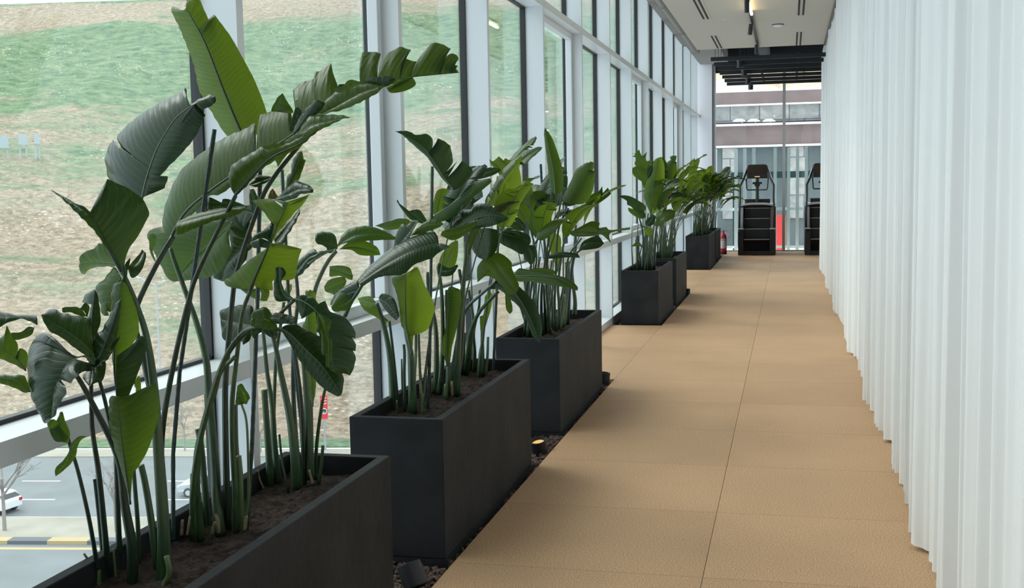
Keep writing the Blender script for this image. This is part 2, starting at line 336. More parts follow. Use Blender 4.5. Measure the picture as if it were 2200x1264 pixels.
def hill_mat():
    m = mat('grassy_stony_hillside', (.3, .3, .2), .95); nt = m.node_tree; b = nt.nodes['Principled BSDF']; L = nt.links.new
    tc = nt.nodes.new('ShaderNodeTexCoord')
    uv = nt.nodes.new('ShaderNodeUVMap'); uv.uv_map = 'uv'      # u along the road, v up the slope, metres / 100
    def nz(sc_, det, src, dist=0.0, rough=.6, smap=None):
        n = nt.nodes.new('ShaderNodeTexNoise'); n.inputs['Scale'].default_value = sc_; n.inputs['Detail'].default_value = det
        n.inputs['Distortion'].default_value = dist; n.inputs['Roughness'].default_value = rough
        if smap:
            mp = nt.nodes.new('ShaderNodeMapping'); mp.inputs['Scale'].default_value = smap; L(src, mp.inputs[0]); src = mp.outputs[0]
        L(src, n.inputs['Vector']); return n.outputs[0]
    def ramp(src, stops):
        r = nt.nodes.new('ShaderNodeValToRGB'); e = r.color_ramp.elements
        for i, (p, c) in enumerate(stops):
            q = e[i] if i < 2 else e.new(p)
            q.position = p; q.color = (*c, 1) if len(c) == 3 else c
        L(src, r.inputs[0]); return r.outputs[0]
    def mix(fac, a, c, bt='MIX'):
        x = nt.nodes.new('ShaderNodeMix'); x.data_type = 'RGBA'; x.blend_type = bt
        if isinstance(fac, float): x.inputs[0].default_value = fac
        else: L(fac, x.inputs[0])
        L(a, x.inputs[6]); L(c, x.inputs[7]); return x.outputs[2]
    U = uv.outputs[0]
    green = ramp(nz(34, 12, U, .3, .82, (1, 1.7, 1)), [(.40, (.045, .112, .064)), (.60, (.21, .28, .155))])
    sand = ramp(nz(80, 12, U, .2, .86, (1, 1.5, 1)), [(.40, (.13, .105, .07)), (.60, (.46, .37, .29))])
    sep = nt.nodes.new('ShaderNodeSeparateXYZ'); L(U, sep.inputs[0])
    # patches of bare ground: more of them low on the slope and in a stony belt near the crest
    patch = nz(4.5, 12, U, .6, .74, (.6, 1.7, 1))
    hgt = ramp(sep.outputs[1], [(0.0, (.28,)*3), (1.0, (-.05,)*3)])
    r = nt.nodes.new('ShaderNodeValToRGB'); e = r.color_ramp.elements
    for i, (p, v) in enumerate([(0.0, .68), (1.0, .50), (.10, .57), (.30, .54), (.50, .48), (.62, .34), (.80, .36), (.90, .62), (.955, .66), (.975, .36)]):
        q = e[i] if i < 2 else e.new(p)
        q.position = p; q.color = (v, v, v, 1)
    dv = nt.nodes.new('ShaderNodeMath'); dv.operation = 'DIVIDE'; dv.inputs[1].default_value = 1.75; L(sep.outputs[1], dv.inputs[0]); L(dv.outputs[0], r.inputs[0])
    ad = nt.nodes.new('ShaderNodeMath'); ad.operation = 'ADD'; L(patch, ad.inputs[0]); L(r.outputs[0], ad.inputs[1])
    fac = nt.nodes.new('ShaderNodeMapRange'); fac.inputs[1].default_value = .94; fac.inputs[2].default_value = 1.06; L(ad.outputs[0], fac.inputs[0])
    base = mix(fac.outputs[0], green, sand)
    # stones
    vo = nt.nodes.new('ShaderNodeTexVoronoi'); vo.inputs['Scale'].default_value = 105
    mp = nt.nodes.new('ShaderNodeMapping'); mp.inputs['Scale'].default_value = (1, 1.5, 1); L(U, mp.inputs[0]); L(mp.outputs[0], vo.inputs['Vector'])
    st = nt.nodes.new('ShaderNodeMapRange'); st.inputs[1].default_value = .26; st.inputs[2].default_value = .14; L(vo.outputs['Distance'], st.inputs[0])
    dens = nz(9, 3, U); dm = nt.nodes.new('ShaderNodeMapRange'); dm.inputs[1].default_value = .46; dm.inputs[2].default_value = .62; L(dens, dm.inputs[0])
    sm = nt.nodes.new('ShaderNodeMath'); sm.operation = 'MULTIPLY'; L(st.outputs[0], sm.inputs[0]); L(dm.outputs[0], sm.inputs[1])
    white = nt.nodes.new('ShaderNodeRGB'); white.outputs[0].default_value = (.60, .53, .45, 1)
    col = mix(sm.outputs[0], base, white.outputs[0])
    L(col, b.inputs['Base Color'])
    bp = nt.nodes.new('ShaderNodeBump'); bp.inputs['Strength'].default_value = .7; bp.inputs['Distance'].default_value = .35
    L(nz(140, 7, U, 0, .8), bp.inputs['Height']); L(bp.outputs[0], b.inputs['Normal'])
    return m
M['hill'] = hill_mat()

# ------------------------------------------------------------ the setting
XI, XG = -2.09, -2.25           # inner face of the frames, glass plane
Y0, Y1 = -2.6, 28.5             # corridor ends
BED_R = -1.475                  # edge of the floor beside the gravel bed
FZ = 4.74                       # top of the glazed wall
MUL = [4.22+1.93*k for k in range(-3, 13)]   # far edge of each mullion
BEDS = [(Y0, 9.83), (13.66, 17.75), (22.5, 27.2)]

def struct(name, mb, m, **k):
    o = mb.build(name, m, **k); o['kind'] = 'structure'; return o

# floor: one slab of tiles with real joints, cut out where the gravel beds lie
fl = MB(); G = .0013
xs = [XI, -1.475, -.355, .765, 1.0]
cuts = sorted(set([Y0]+[v for a in BEDS for v in a]+[0.868+k for k in range(-3, 28)]+[Y1+.02]))
cuts = [c for c in cuts if Y0 <= c <= Y1+.02]
joint = set([round(0.868+k, 3) for k in range(-3, 28)])
for xa, xb in zip(xs[:-1], xs[1:]):
    for ya, yb in zip(cuts[:-1], cuts[1:]):
        if xa == XI and any(a-1e-6 <= ya and yb <= b+1e-6 for a, b in BEDS): continue
        ga = G if round(ya, 3) in joint else 0
        gb = G if round(yb, 3) in joint else 0
        fl.box(xa+(G if xa > -2 else 0), xb-(G if xb < .9 else 0), ya+ga, yb-gb, -.055, 0)
fl.box(XI-.25, 1.0, Y0, Y1+.02, -.30, -.06)
struct('floor', fl, M['floor'])

# glazed wall: sills, transoms, mullions, panes
tr = MB()
def ybar(z0, z1, x0=XG-.03, x1=XI): tr.box(x0, x1, Y0, Y1-.06, z0, z1)
ybar(-.06, .075); ybar(.955, 1.027); ybar(3.25, 3.315)
tr.box(XG-.06, XI, Y0, Y1-.06, FZ-.02, FZ+.07)
struct('wall_left', tr, M['frame'])
for k, ym in enumerate(MUL):
    mb = MB()
    mb.box(XG-.03, XI+.001, ym-.057, ym, -.05, FZ)
    o = struct('trim_%d' % (k+1), mb, M['frame'])
    gk = MB()
    gk.box(XG-.045, XG+.004, ym-.062, ym-.0565, -.04, FZ)
    gk.box(XG-.036, XG-.02, ym-.052, ym-.005, -.3, FZ+.1)
    g = gk.build('gasket', M['gasket'], parent=o)
wn_ = 0
ROWS = [(.075, .955), (1.027, 3.25), (3.315, FZ-.02)]
for k, ym in enumerate(MUL):
    ya, yb = (MUL[k-1] if k else Y0), ym-.057
    if yb > Y1: continue
    wn_ += 1
    wd = empty('window_%d' % wn_, (XG, ya, 0)); wd['kind'] = 'structure'
    for z0, z1 in ROWS:
        p = MB(); p.box(XG-.024, XG-.018, ya, yb, z0, z1)
        p.build('pane', M['glass'], parent=wd, off=(XG, ya, 0))
        gb = MB(); t = .014
        for a in ((ya, yb, z0, z0+t), (ya, yb, z1-t, z1), (ya, ya+t, z0, z1), (yb-t, yb, z0, z1)):
            gb.box(XG-.03, XG+.003, *a)
        gb.build('gasket', M['gasket'], parent=wd, off=(XG, ya, 0))
    if k in (4, 7, 10, 13):          # opening sashes: a second frame stands proud of the glass
        sb = MB(); z0, z1 = ROWS[1]; w = .062; xa, xb = XG-.0, XG+.062
        sb.box(xa, xb, ya, yb, z0, z0+w); sb.box(xa, xb, ya, yb, z1-w, z1)
        sb.box(xa, xb, ya, ya+w, z0+w, z1-w); sb.box(xa, xb, yb-w, yb, z0+w, z1-w)
        sb.build('sash', M['frame'], parent=wd, off=(XG, ya, 0), bevel=.004)
# spandrel below the floor, outside
sp = MB(); sp.box(XG-.12, XI-.26, Y0, Y1, -2.2, -.30); struct('wall_spandrel', sp, M['frame'])

# corner column, end wall glazing
cc = MB(); cc.box(XG-.1, -1.80, Y1-.35, Y1, -.05, 5.2); struct('trim_17', cc, M['frame'])
ew = MB(); ew.box(-1.80, 3.2, Y1-.05, Y1+.1, 4.32, 5.2); struct('wall_end', ew, M['darkvoid'])
jb = MB(); jb.box(-1.80, -1.73, Y1-.30, Y1+.03, -.02, 5.2); struct('trim_18', jb, M['grey'])
em = MB(); em.box(-.155, -.085, Y1-.09, Y1+.03, -.02, 4.32); struct('trim_19', em, M['silver'])
et = MB(); et.box(-1.73, 3.2, Y1-.03, Y1+.03, -.05, .03); struct('trim_20', et, M['silver'])
wd = empty('window_%d' % (wn_+1), (0, Y1, 0)); wd['kind'] = 'structure'
for xa, xb in ((-1.73, -.155), (-.085, 3.2)):
    p = MB(); p.box(xa, xb, Y1-.006, Y1+.006, .03, 4.32); p.build('pane', M['glass'], parent=wd, off=(0, Y1, 0))
# rear and side walls
wb = MB(); wb.box(XG-.2, 1.2, Y0-.2, Y0, -.3, 5.2); struct('wall_back', wb, mat('dark_grey_wall', (.05, .05, .055), .8))
wr = MB(); wr.box(1.0, 1.1, Y0, 22.4, -.05, 5.2); struct('wall_right', wr, M['wall'])
we = MB(); we.box(3.2, 3.3, 22.4, Y1, -.05, 5.2); we.box(1.1, 3.2, 22.3, 22.4, -.05, 5.2); struct('wall_gym', we, M['wall'])
f2 = MB(); f2.box(1.0, 3.2, 22.4, Y1+.02, -.3, 0); struct('floor_gym', f2, M['floor'])
# roof slab, soffit, dropped ceiling
rs = MB(); rs.box(XG-.3, 3.4, Y0-.2, Y1+.4, 5.0, 5.3); struct('ceiling_slab', rs, M['darkvoid'])
sf = MB()
sf.box(XG-.2, -1.50, Y0, Y1+.2, FZ+.08, 4.99)
sf.box(XI+.010, -1.60, Y0, 23.6, 4.42, FZ+.06)
sf.box(XI+.010, -1.42, 23.62, 28.1, 4.50, FZ+.06)

struct('ceiling_soffit', sf, M['soffit'])
ce = MB(); ce.box(-1.57, .565, Y0, 20.55, 4.0, 4.12); struct('ceiling', ce, M['ceil'])
cw = MB(); cw.box(-1.55, -1.50, Y0, 20.55, 4.12, 4.82); struct('ceiling_upstand', cw, M['soffit'])
ct = MB(); ct.box(.565, .60, Y0, 20.6, 3.985, 4.10, 0); struct('trim_21', ct, M['black'])  # black strip drawn for the shade in the gap beside the curtain
ct = MB(); ct.box(.60, 1.0, Y0, 22.6, 4.0, 4.12, 0); struct('ceiling_pelmet', ct, M['wall'])

# blind tubes below the soffit
for k, (ya, yb) in enumerate([(Y0, 17.2), (17.28, 20.3), (20.38, 23.3)]):
    mb = MB(); mb.tube([(-1.80, ya, 4.33), (-1.80, yb, 4.33)], .075, 18)
    o = mb.build('roller_blind', M['soffit'], smooth=False)
    tag(o, ['grey roller blind tube running towards the camera end of the ceiling edge', 'grey roller blind tube in the middle of the ceiling edge', 'grey roller blind tube at the far end of the ceiling edge'][k], 'blind', 'roller blinds along the ceiling edge')
    mc = MB()
    for yy in (ya+.03, yb-.03):
        mc = MB(); mc.box(-1.87, -1.73, yy-.012, yy+.012, 4.25, 4.42); mc.build('bracket', M['soffit'], parent=o)

# curtain
cu = MB(); rnd = random.Random(4)
ys = np.arange(Y0, 22.62, .011); zs = [.012, .25, .7, 1.3, 2.0, 2.8, 3.4, 3.75, 3.995]
ph = 0; xs_ = []; yy_ = []; knots = [Y0]; kx = []
while knots[-1] < 22.7: knots.append(knots[-1]+rnd.choice([.040, .055, .075, .10, .13, .16]))
knots = np.array(knots); s_ = np.array([1 if i % 2 else -1 for i in range(len(knots))])
amp = np.array([rnd.uniform(.35, 1.0) for _ in knots]); pha = np.interp(ys, knots, np.arange(len(knots)))
w = np.cos(pha*PI); am = np.interp(ys, knots, amp)
rows = []
for zi, z in enumerate(zs):
    t = z/4.0
    a = .050*(1-.15*t)
    drift = .022*np.sin(ys*1.9+.6)+.012*np.sin(ys*5.3)+.004*np.sin(ys*9+z*1.1)
    fine = .007*np.sin(ys*61+2.1*np.sin(ys*3.3))+.005*np.sin(ys*97+z*.35+3*np.sin(ys*1.7))
    xx = .635+a*am*w+drift*(1-.3*t)+fine
    yy = ys+.016*np.sin(pha*PI*1.0+.9)*am+.010*np.sin(ys*3.1+z*.8)*(1-t)
    zz = np.full_like(ys, z)
    if zi == 0: zz = zz+.012*np.abs(np.sin(ys*7.7))
    rows.append(np.stack([xx, yy, zz], 1))
V = np.concatenate(rows); n = len(ys)
Fc = [(r*n+i, r*n+i+1, (r+1)*n+i+1, (r+1)*n+i) for r in range(len(zs)-1) for i in range(n-1)]
cu.add(V.tolist(), Fc)
cuo = cu.build('curtain', M['curtain'], smooth=True)
tag(cuo, 'long white linen curtain hanging in narrow folds from ceiling to floor along the walkway', 'curtain')

# ------------------------------------------------------------ gravel beds and rocks
for i, (a, b) in enumerate(BEDS):
    g = MB(); g.box(XI-.001, BED_R-.002, a+.002, b-.002, -.10, -.058)
    struct('floor_bed_%d' % (i+1), g, M['rock'])
rnd = random.Random(11)
def rock_verts(c, r, rnd):
    vs = []
    q = [(0, 0, 1), (.89, 0, .45), (.28, .85, .45), (-.72, .53, .45), (-.72, -.53, .45), (.28, -.85, .45), (.72, .53, -.45), (-.28, .85, -.45), (-.89, 0, -.45), (-.28, -.85, -.45), (.72, -.53, -.45), (0, 0, -1)]
    a, b, d = rnd.uniform(0, 6.28), rnd.uniform(.7, 1.15), rnd.uniform(.6, .95)
    ca, sa = math.cos(a), math.sin(a)
    for x, y, z in q:
        k = r*rnd.uniform(.75, 1.25); x2 = (x*ca-y*sa)*b; y2 = x*sa+y*ca
        vs.append((c[0]+x2*k, c[1]+y2*k, c[2]+z*k*d))
    return vs
RF = [(0, 1, 2), (0, 2, 3), (0, 3, 4), (0, 4, 5), (0, 5, 1), (1, 6, 2), (2, 6, 7), (2, 7, 3), (3, 7, 8), (3, 8, 4), (4, 8, 9), (4, 9, 5), (5, 9, 10), (5, 10, 1), (1, 10, 6), (6, 11, 7), (7, 11, 8), (8, 11, 9), (9, 11, 10), (10, 11, 6)]
PLX = (-1.972, -1.522)
PLY = [(2.36, 4.20), (4.90, 6.72), (7.63, 9.46), (13.76, 15.52), (16.02, 17.72), (22.72, 24.74), (24.95, 26.75)]
for i, (a, b) in enumerate(BEDS):
    g = MB()
    n = int((b-a)*1500) if i == 0 else int((b-a)*420)
    for _ in range(n):
        y = rnd.uniform(a+.03, b-.02); x = rnd.uniform(XI+.02, BED_R-.018)
        if PLX[0]+.0 < x < PLX[1]-.0 and any(p-.0 < y < q+.0 for p, q in PLY): continue
        if i == 0 and y < 4.0: continue
        g.add(rock_verts((x, y, rnd.uniform(-.056, -.026)), rnd.uniform(.007, .019) if i == 0 else rnd.uniform(.012, .02), rnd), RF)
    o = g.build('lava_gravel', M['rock'])
    tag(o, ['reddish brown lava gravel around the three planters nearest the camera end', 'brown lava gravel around the fourth and fifth planters', 'brown lava gravel around the last two planters by the end window'][i], 'gravel', kind='stuff')

# ------------------------------------------------------------ planters
PLAB = ['long charcoal planter box cropped by the lower picture edge', 'long charcoal planter box, second along the glass from the camera end',
        'charcoal planter box, third along the glass, beside the walkway edge', 'charcoal planter box, fourth along the glass, first after the tiled gap',
        'charcoal planter box tucked close behind the fourth one', 'charcoal planter box, sixth along the glass, after the second tiled gap',
        'charcoal planter box beside the red extinguisher at the window end']
PTOP, SOILZ = .65, .575
for i, (a, b) in enumerate(PLY):
    x0, x1 = PLX; t = .042
    root = empty('planter_box', ((x0+x1)/2, (a+b)/2, -.055)); off = ((x0+x1)/2, (a+b)/2, -.055)
    tag(root, PLAB[i], 'planter', 'charcoal planter boxes along the glass wall')
    mb = MB()
    o_ = [(x0, a), (x1, a), (x1, b), (x0, b)]; i_ = [(x0+t, a+t), (x1-t, a+t), (x1-t, b-t), (x0+t, b-t)]
    vs = [(x, y, 0.0) for x, y in o_]+[(x, y, PTOP) for x, y in o_]+[(x, y, PTOP) for x, y in i_]+[(x, y, .45) for x, y in i_]
    fs = [(3, 2, 1, 0)]+[(k, (k+1) % 4, 4+(k+1) % 4, 4+k) for k in range(4)]+[(4+k, 4+(k+1) % 4, 8+(k+1) % 4, 8+k) for k in range(4)]+[(8+k, 8+(k+1) % 4, 12+(k+1) % 4, 12+k) for k in range(4)]+[(12, 13, 14, 15)]
    mb.add(vs, fs); mb.build('box', M['planter'], parent=root, off=off, bevel=.004)
    pb = MB(); pb.box(x0+.004, x1+.010, a-.004, b+.004, -.055, -.002); pb.build('plinth', M['planter'], parent=root, off=off)
    # soil: a lumpy surface
    so = MB(); nx, ny = 26, 110 if i < 3 else 50
    vs = []
    for jy in range(ny+1):
        for jx in range(nx+1):
            x = x0+t+.001+(x1-x0-2*t-.002)*jx/nx; y = a+t+.001+(b-a-2*t-.002)*jy/ny
            h = noise.fractal(Vector((x*9, y*9, i*3.1)), 1.0, 2.0, 4)*.020+abs(noise.noise(Vector((x*38, y*38, i))))*.020
            vs.append((x, y, SOILZ+h))
    fs = [(jy*(nx+1)+jx, jy*(nx+1)+jx+1, (jy+1)*(nx+1)+jx+1, (jy+1)*(nx+1)+jx) for jy in range(ny) for jx in range(nx)]
    so.add(vs, fs); s = so.build('soil', M['soil'], parent=root, off=off); s['kind'] = 'stuff'

# ------------------------------------------------------------ uplights in the gravel
def uplight(x, y, tilt, az, label, lit=False, h=.085, r=.036):
    root = empty('garden_spotlight', (x, y, -.058), az)
    tag(root, label, 'spotlight', 'black spotlights standing in the gravel')
    R = Matrix.Rotation(tilt, 3, 'Y'); c = (0, 0, .03)
    m = MB(); m.lathe([(.001, 0), (.028, 0), (.028, .008), (.001, .008)], n=16); m.box(-.006, .006, -.020, .020, .006, .036); m.build('base', M['black'], parent=root)
    m = MB(); m.lathe([(.001, 0), (r, .0), (r+.002, .006), (r+.002, h), (r-.004, h+.002), (r-.006, h-.016), (r-.012, h-.020)], c=c, n=28, M=R); m.build('housing', M['blackmat'], parent=root, smooth=False, bevel=.001)
    m = MB(); m.lathe([(r-.010, h-.020), (r*.35, h-.030), (.0005, h-.032)], c=c, n=24, M=R); m.build('lens', M['warmdim'] if lit else M['chrome'], parent=root, smooth=True)
    return root
uplight(-1.565, 4.60, .50, 2.6, 'black spotlight leaning over in the gravel just past the first planter', r=.052, h=.105)
uplight(-1.565, 7.16, .30, -1.9, 'black spotlight with a glowing warm lens between the second and third planters', True, r=.052, h=.088)
uplight(-1.56, 9.74, .12, 0, 'black spotlight in the gravel behind the third planter', r=.050, h=.10)
uplight(-1.575, 15.76, .0, 0, 'black spotlight upright between the fourth and fifth planters', h=.13)
uplight(-1.51, 17.69, .05, 0, 'black spotlight at the end of the gravel behind the fifth planter', h=.10)
uplight(-1.50, 24.85, .1, 0, 'black spotlight between the two planters by the end window', h=.09)

# ------------------------------------------------------------ ceiling fittings (ceiling underside z = 4.0)
CZ = 4.0
sl_lab = ['slot air diffuser at the top picture edge above the planters', 'slot air diffuser at the ceiling end on the glass wall side',
          'slot air diffuser at the top picture edge beside the curtain', 'slot air diffuser at the ceiling end beside the curtain']
for k, (x, ya, yb) in enumerate([(-1.15, 14.6, 16.7), (-1.17, 18.65, 20.4), (.15, 14.9, 16.8), (.145, 18.7, 20.48)]):
    r_ = empty('slot_diffuser', (x, (ya+yb)/2, CZ)); tag(r_, 'twin black '+sl_lab[k], 'air vent', 'slot diffusers in the dropped ceiling')
    off = (x, (ya+yb)/2, CZ)
    m = MB(); m.box(x-.075, x+.075, ya-.02, yb+.02, CZ-.004, CZ+.001); m.build('frame', M['ceil'], parent=r_, off=off)
    for dx in (-.030, .030):
        m = MB(); m.box(x+dx-.013, x+dx+.013, ya, yb, CZ-.007, CZ-.0035); m.build('slot', M['blacktube'], parent=r_, off=off)
r_ = empty('ceiling_speaker', (-.82, 16.9, CZ)); tag(r_, 'flush round ceiling speaker disc in the same cream as the ceiling', 'speaker')
m = MB(); m.lathe([(.001, -.008), (.11, -.008), (.12, 0)], n=32); m.build('cover', mat('speaker_cover', (.52, .49, .43), .8), parent=r_)
r_ = empty('smoke_detector', (-.17, 17.7, CZ)); tag(r_, 'small round smoke detector with a dark rim on the ceiling near the curtain', 'detector')
m = MB(); m.lathe([(.001, -.035), (.05, -.035), (.075, -.012)], n=28); m.build('body', M['frame'], parent=r_)
m = MB(); m.lathe([(.085, -.012), (.09, 0), (.001, 0), (.001, -.012), (.085, -.012)], n=28); m.build('rim', M['black'], parent=r_)

# track light with spots
tk = empty('track_light', (-.52, 17.6, CZ)); off = (-.52, 17.6, CZ)
tag(tk, 'black ceiling track running lengthwise with black cylinder spots hung below it', 'track light')
m = MB(); m.box(-.54, -.50, 13.4, 20.3, CZ-.03, CZ); m.build('track', M['black'], parent=tk, off=off)
for k, (y, tx, ty, lit) in enumerate([(14.9, .0, 0, 1), (17.15, .10, .12, 0), (19.75, .04, 0, 0)]):
    s = MB(); R = Matrix.Rotation(tx, 3, 'X') @ Matrix.Rotation(ty, 3, 'Y')
    s.lathe([(.001, -.20), (.026, -.20), (.031, -.195), (.031, -.05), (.026, -.045), (.001, -.045)], c=(-.535 if k > 0 else -.52, y, CZ), n=20, M=R)
    s.box(-.527, -.513, y-.01, y+.01, CZ-.06, CZ-.028)
    h = s.build('spot_head', M['black'], parent=tk, off=off)
    if k < 1:
        s = MB(); s.tube([(-.50, 15.1, CZ-.055), (-.50, 16.1, CZ-.055)], .018, 10); h = s.build('linear_lamp', M['warmlamp'], parent=tk, off=off)
    g = MB(); g.lathe([(.001, -.202), (.022, -.202)], c=(-.535 if k > 0 else -.52, y, CZ), n=16, M=R)
    g.build('lens', M['warmlamp'] if lit else M['silver'], parent=h)

# dark louvre ceiling over the gym end
ln = ['nearest the walkway ceiling', 'second from the walkway ceiling', 'third from the walkway ceiling', 'fourth from the walkway ceiling', 'fifth from the walkway ceiling', 'sixth from the walkway ceiling', 'seventh from the walkway ceiling', 'closest to the end window']
LZ = 3.835
ord_ = ['first', 'second', 'third', 'fourth', 'fifth', 'sixth', 'seventh', 'last']
for k in range(7):
    y = 20.95+.90*k
    m = MB(); m.box(-1.36, 3.15, y-.022, y+.022, LZ, LZ+.07)
    for q in (-1.28, .3, 2.0): m.box(q-.004, q+.004, y-.004, y+.004, LZ+.06, 5.0)
    o = m.build('ceiling_baffle', M['blackmat']); tag(o, 'black ceiling baffle beam, %s from the walkway ceiling' % ord_[k if k < 6 else 7], 'ceiling beam', 'black baffle beams above the gym end')
for k, x in enumerate((-.55, .15, .95, 2.2)):
    m = MB(); m.box(x-.02, x+.02, 20.9, 26.5, LZ+.072, LZ+.11)
    o = m.build('baffle_rail', M['blackmat']); tag(o, ['black carrier rail crossing the baffles on the glass wall side', 'black carrier rail crossing the baffles beside the curtain edge', 'black carrier rail hidden past the curtain', 'black carrier rail deep over the gym'][k], 'ceiling rail', 'carrier rails over the baffles')
for k, (y, x) in enumerate(((21.75, -.885), (23.55, -.875), (25.35, -.865), (27.1, -.86))):
    r_ = empty('pendant_spotlight', (x, y, 5.0)); tag(r_, 'black cylinder pendant spotlight hanging among the baffles, %s from the walkway' % ord_[k], 'pendant light', 'cylinder pendants among the baffles')
    m = MB(); m.tube([(0, 0, 0), (0, 0, -1.09)], .006, 6); m.build('cord', M['blackmat'], parent=r_)
    m = MB(); m.lathe([(.001, -1.08), (.057, -1.08), (.057, -1.215), (.048, -1.215), (.04, -1.19), (.001, -1.19)], n=24); m.build('shade', M['black'], parent=r_)
# ducts in the void
for k, (x, z, r) in enumerate([(-.6, 4.72, .16), (1.4, 4.6, .2)]):
    m = MB(); m.tube([(x, 22.5 if k else 20.7, z), (x, 28.2, z)], r, 16); o = m.build('air_duct', M['darkvoid'], smooth=True)
    tag(o, ['dark air duct above the black baffles on the glass wall side', 'dark air duct above the baffles past the curtain'][k], 'duct')

# ------------------------------------------------------------ stair climbers
def climber(x, y, label):
    r_ = empty('stair_climber', (x, y, 0)); tag(r_, label, 'stair climber', 'stair climbing machines facing the end window')
    W = .42
    # side housings
    for s in (-1, 1):
        m = MB()
        prof = [(0.0, 0.0), (1.30, 0.0), (1.36, .25), (1.30, 1.02), (1.12, 1.16), (.62, 1.17), (.42, 1.10), (.16, .62), (.0, .55)]
        xa, xb = (s*W, s*(W-.125)); n = len(prof)
        lo, hi = min(xa, xb), max(xa, xb)
        vs = [(lo, q[0], q[1]) for q in prof]+[(hi, q[0], q[1]) for q in prof]
        m.add(vs, [(i, (i+1) % n, n+(i+1) % n, n+i) for i in range(n)]+[tuple(range(n))[::-1], tuple(range(n, 2*n))])
        h = m.build('side_housing', M['blackmat'], parent=r_, bevel=.012)
        # inner side panel with paler skin
        m = MB(); xq = s*(W-.06)
        m.add([(xq-.045, .12, .60), (xq+.045, .12, .60), (xq+.045, .40, 1.10), (xq-.045, .40, 1.10), (xq-.045, .14, .60), (xq+.045, .14, .60), (xq+.045, .42, 1.10), (xq-.045, .42, 1.10)],
              [(0, 1, 2, 3), (7, 6, 5, 4), (0, 4, 5, 1), (1, 5, 6, 2), (2, 6, 7, 3), (3, 7, 4, 0)])
        m.build('side_panel', M['grey'] if s < 0 else mat('brown_side_panel', (.17, .10, .085), .5), parent=r_)
        m = MB(); m.box(s*(W-.125), s*W, -.01, .07, .60, .625); m.build('panel_trim', M['silver'], parent=h)
        # long handrail: up from the housing, kinks inward to the console
        pts = [(s*(W-.03), .10, .58), (s*(W-.03), .12, 1.0), (s*(W-.045), .15, 1.32), (s*(W-.04), .22, 1.60), (s*(W-.11), .42, 1.75), (s*(W-.20), .66, 2.03), (s*(W-.26), .78, 2.07)]
        m = MB(); m.tube(pts, [.022, .022, .022, .024, .028, .030, .022], 10); m.build('handrail', M['black'], parent=r_, smooth=True)
        m = MB(); m.tube([(s*(W-.105), .40, 1.74), (s*(W-.195), .64, 2.00)], .012, 8); 
        m.build('rail_trim', M['silver'], parent=r_).location = (s*.022, -.016, 0)
        m = MB(); m.tube([(s*(W-.17), .46, 1.76), (s*(W-.185), .38, 1.53), (s*(W-.20), .37, 1.50), (s*.03, .37, 1.50)], .016, 8); m.build('grip_bar', M['black'], parent=r_, smooth=True)
    # arched top cover
    m = MB(); prof = []
    for i in range(13):
        t = -1+2*i/12; prof.append((t*(W+.004), 1.20-.055*t*t*abs(t)))
    poly = prof+[(a, b-.045) for a, b in prof[::-1]]
    m.prism(poly, .38, 1.15); m.build('top_cover', M['silver'], parent=r_, smooth=False)
    # back body and steps
    m = MB(); m.box(-W+.125, W-.125, .55, 1.25, 0, 1.13); m.box(-W+.125, W-.125, 0.02, .55, 0, .10); m.build('body', M['blackmat'], parent=r_)
    for k in range(4):
        z = .37+.235*k; y0 = .02+.16*k
        m = MB(); m.box(-W+.13, W-.13, y0, y0+.21, z-.028, z)
        m.box(-W+.13, W-.13, y0+.17, y0+.185, z, z+.207)
        st = m.build('step', M['blackmat'], parent=r_)
        m = MB(); m.box(-W+.135, W-.135, y0-.006, y0+.006, z-.012, z+.004); m.build('step_edge', M['grey'], parent=st)
    # console column and console
    m = MB(); m.tube([(0, .66, 1.15), (0, .64, 1.4), (0, .62, 1.85)], [.062, .052, .06], 10, flat=.8); m.box(-.085, .085, .55, .70, 1.14, 1.20); m.build('column', M['black'], parent=r_)
    m = MB(); m.box(-.11, .11, .50, .60, 1.63, 1.68); m.box(-.06, .06, .48, .60, 1.58, 1.64); m.build('cup_tray', M['black'], parent=r_, bevel=.01)
    m = MB(); poly = [(-.235, 1.76), (.235, 1.76), (.225, 2.06), (.19, 2.09), (-.19, 2.09), (-.225, 2.06)]
    m.prism(poly, .56, .64); c = m.build('console', M['black'], parent=r_, bevel=.012)
    m = MB(); m.box(-.205, .205, .552, .562, 1.86, 2.05); m.build('screen', M['screen'], parent=c)
    m = MB(); m.box(-.06, .055, .548, .557, 1.795, 1.815); m.build('badge', M['warmdim'], parent=c)
climber(-.718, 26.92, 'black stair climbing machine standing fully in view at the walkway end')
climber(.775, 26.92, 'black stair climbing machine half covered by the curtain edge')

# ------------------------------------------------------------ fire extinguisher
r_ = empty('fire_extinguisher', (-1.50, 27.42, 0)); tag(r_, 'red fire extinguisher with a pale label standing beside the last planter', 'fire extinguisher')
m = MB(); m.lathe([(.001, .03), (.078, .03), (.082, .06), (.082, .40), (.065, .455), (.028, .49), (.02, .50), (.001, .50)], n=24); m.build('cylinder', M['red'], parent=r_, smooth=True)
m = MB(); m.lathe([(.001, 0), (.084, 0), (.084, .06), (.075, .06)], n=24); m.build('foot_ring', M['blackmat'], parent=r_)
m = MB(); m.lathe([(.0835, .14), (.0835, .33)], n=24); m.build('label_band', M['label'], parent=r_, smooth=True)
m = MB(); m.lathe([(.0835, .345), (.0835, .365)], n=24); m.build('stripe', M['label'], parent=r_, smooth=True)
m = MB(); m.lathe([(.001, .49), (.022, .49), (.022, .545), (.001, .545)], n=12); m.box(-.012, .10, -.01, .01, .545, .557); m.box(-.07, .02, -.01, .01, .53, .54); m.build('valve', M['red'], parent=r_)
